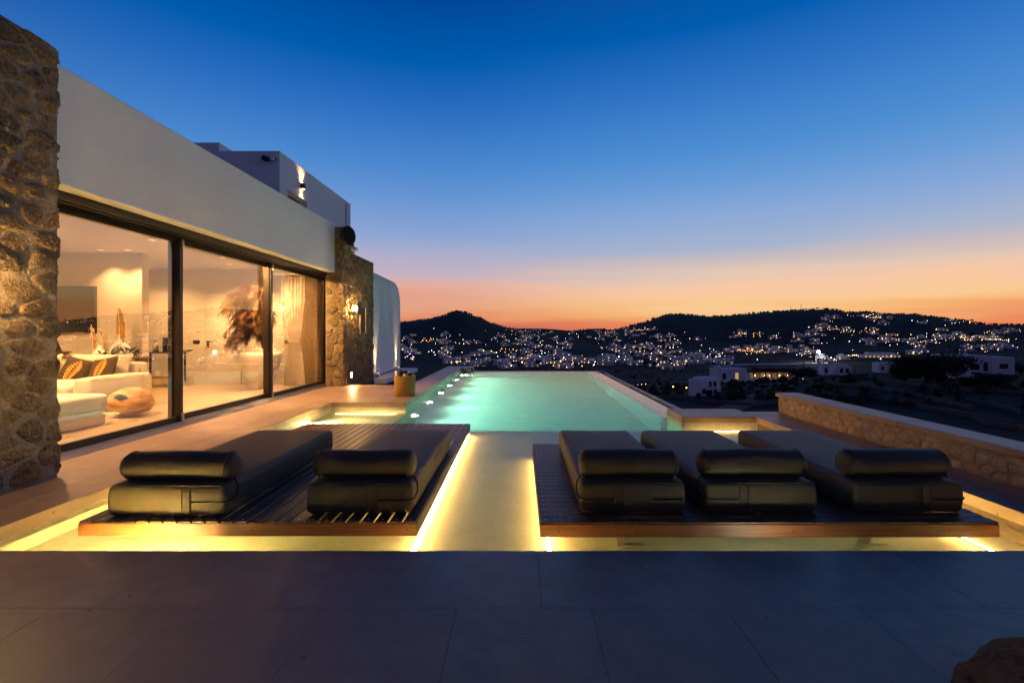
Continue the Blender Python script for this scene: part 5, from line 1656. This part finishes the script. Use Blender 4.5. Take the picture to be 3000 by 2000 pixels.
def big_tree(label, px, py, Wpx, hfac, n_):
    q = cast(px, py)
    Wd = Wpx * q.y / FPX
    hh = Wd * hfac
    t = empty('tree', q, label, 'tree')
    tr = MB()
    tr.tube([q - Vector((0, 0, 0.6)), q + Vector((0.1, 0, hh * 0.3)), q + Vector((0.3, 0.1, hh * 0.5))], [Wd * 0.03, Wd * 0.022, Wd * 0.015], 9)
    for k in range(6):
        a = k * 1.05 + 0.3
        tr.tube([q + Vector((0.1, 0, hh * 0.28)), q + Vector((math.cos(a) * Wd * 0.16, math.sin(a) * Wd * 0.16, hh * 0.5)), q + Vector((math.cos(a) * Wd * 0.32, math.sin(a) * Wd * 0.32, hh * 0.62))], [Wd * 0.014, Wd * 0.009, Wd * 0.004], 6)
    obj('trunk', tr, M['bark'], t)
    obj('crown', crown(q + Vector((0, 0, hh * 0.42)), Wd * 0.5, Wd * 0.42, hh * 0.55, n_, Wd * 0.02, r5, 14), M['scrub'], t)
big_tree('wide dark tree in front of the large white house on the right', 2715, 1120, 225, 0.36, 9000)
big_tree('dark tree at the right end of the lit arcade', 2348, 1118, 95, 0.5, 4000)
big_tree('dark bushy tree below the large white house', 2915, 1132, 110, 0.35, 4000)
big_tree('dark tree at the right frame edge beyond the large white house', 2990, 1100, 90, 0.45, 3000)
big_tree('low dark tree left of the lower white house block', 2830, 1128, 60, 0.4, 2000)
TM = []
for i in range(5):
    r_ = random.Random(300 + i)
    m_ = MB()
    m_.tube([(0, 0, -0.6), (0.05, 0, 1.3), (0.1, 0.05, 2.4)], [0.22, 0.16, 0.08], 6)
    m_.mi = 1
    cr_ = crown((0, 0, 2.2), 2.2, 2.2, 1.9, 380, 0.34, r_, 8)
    k0 = len(m_.v); m_.v += cr_.v; m_.f += [tuple(j + k0 for j in f) for f in cr_.f]; m_.m += [1] * len(cr_.f)
    me_ = m_.mesh('small_tree')
    me_.materials.append(M['bark']); me_.materials.append(M['scrub'])
    TM.append(me_)
nt = 0
for _ in range(900):
    if nt >= 210: break
    c = r5.choice(CL)
    q = cast(c[0] + r5.gauss(0, 1.0) * c[2], c[1] + r5.gauss(0, 1.0) * c[3] + 2)
    if q is None or q.length < 200: continue
    if any((q.x - a) ** 2 + (q.y - b) ** 2 < 9 ** 2 for a, b in houses_xy): continue
    o = bpy.data.objects.new('small_tree', r5.choice(TM))
    s_ = r5.uniform(0.8, 1.9)
    o.location = q; o.rotation_euler.z = r5.uniform(0, 6.28); o.scale = (s_, s_, s_ * r5.uniform(0.8, 1.2))
    COL.objects.link(o)
    tag(o, 'small dark tree ' + where(q), 'tree', 'trees ' + where(q))
    nt += 1
sb = MB()
for k in range(2600):
    if k < 900:                        # along the ridge line
        px = r5.uniform(1180, 3000)
        a = math.atan((px - CX) / FPX)
        rr = RIDGE + r5.uniform(-60, 10)
        X, Y = rr * math.sin(a), rr * math.cos(a)
        s_ = r5.uniform(1.2, 3.2) * (1.6 if 1300 < px < 1420 or 1840 < px < 1920 else 1)
    else:
        a = R(r5.uniform(-8, 50)); rr = r5.uniform(1, 1) * (110 * (15 ** r5.random()))
        X, Y = rr * math.sin(a), rr * math.cos(a)
        s_ = r5.uniform(0.5, 1.5)
    z = H(X, Y)
    v0 = len(sb.v)
    sb.ball((X, Y, z + s_ * 0.4), s_, 6, 4, r5.uniform(0.6, 1.0))
    for i in range(v0, len(sb.v)):
        v = sb.v[i]
        j = 0.35 * s_
        sb.v[i] = (v[0] + r5.uniform(-j, j), v[1] + r5.uniform(-j, j), v[2] + r5.uniform(-j, j))
so_ = obj('hillside_scrub', sb, M['scrub'], origin=(0, 0, 0))
tag(so_, 'low dark scrub dotted over the hills', 'scrub', kind='stuff')
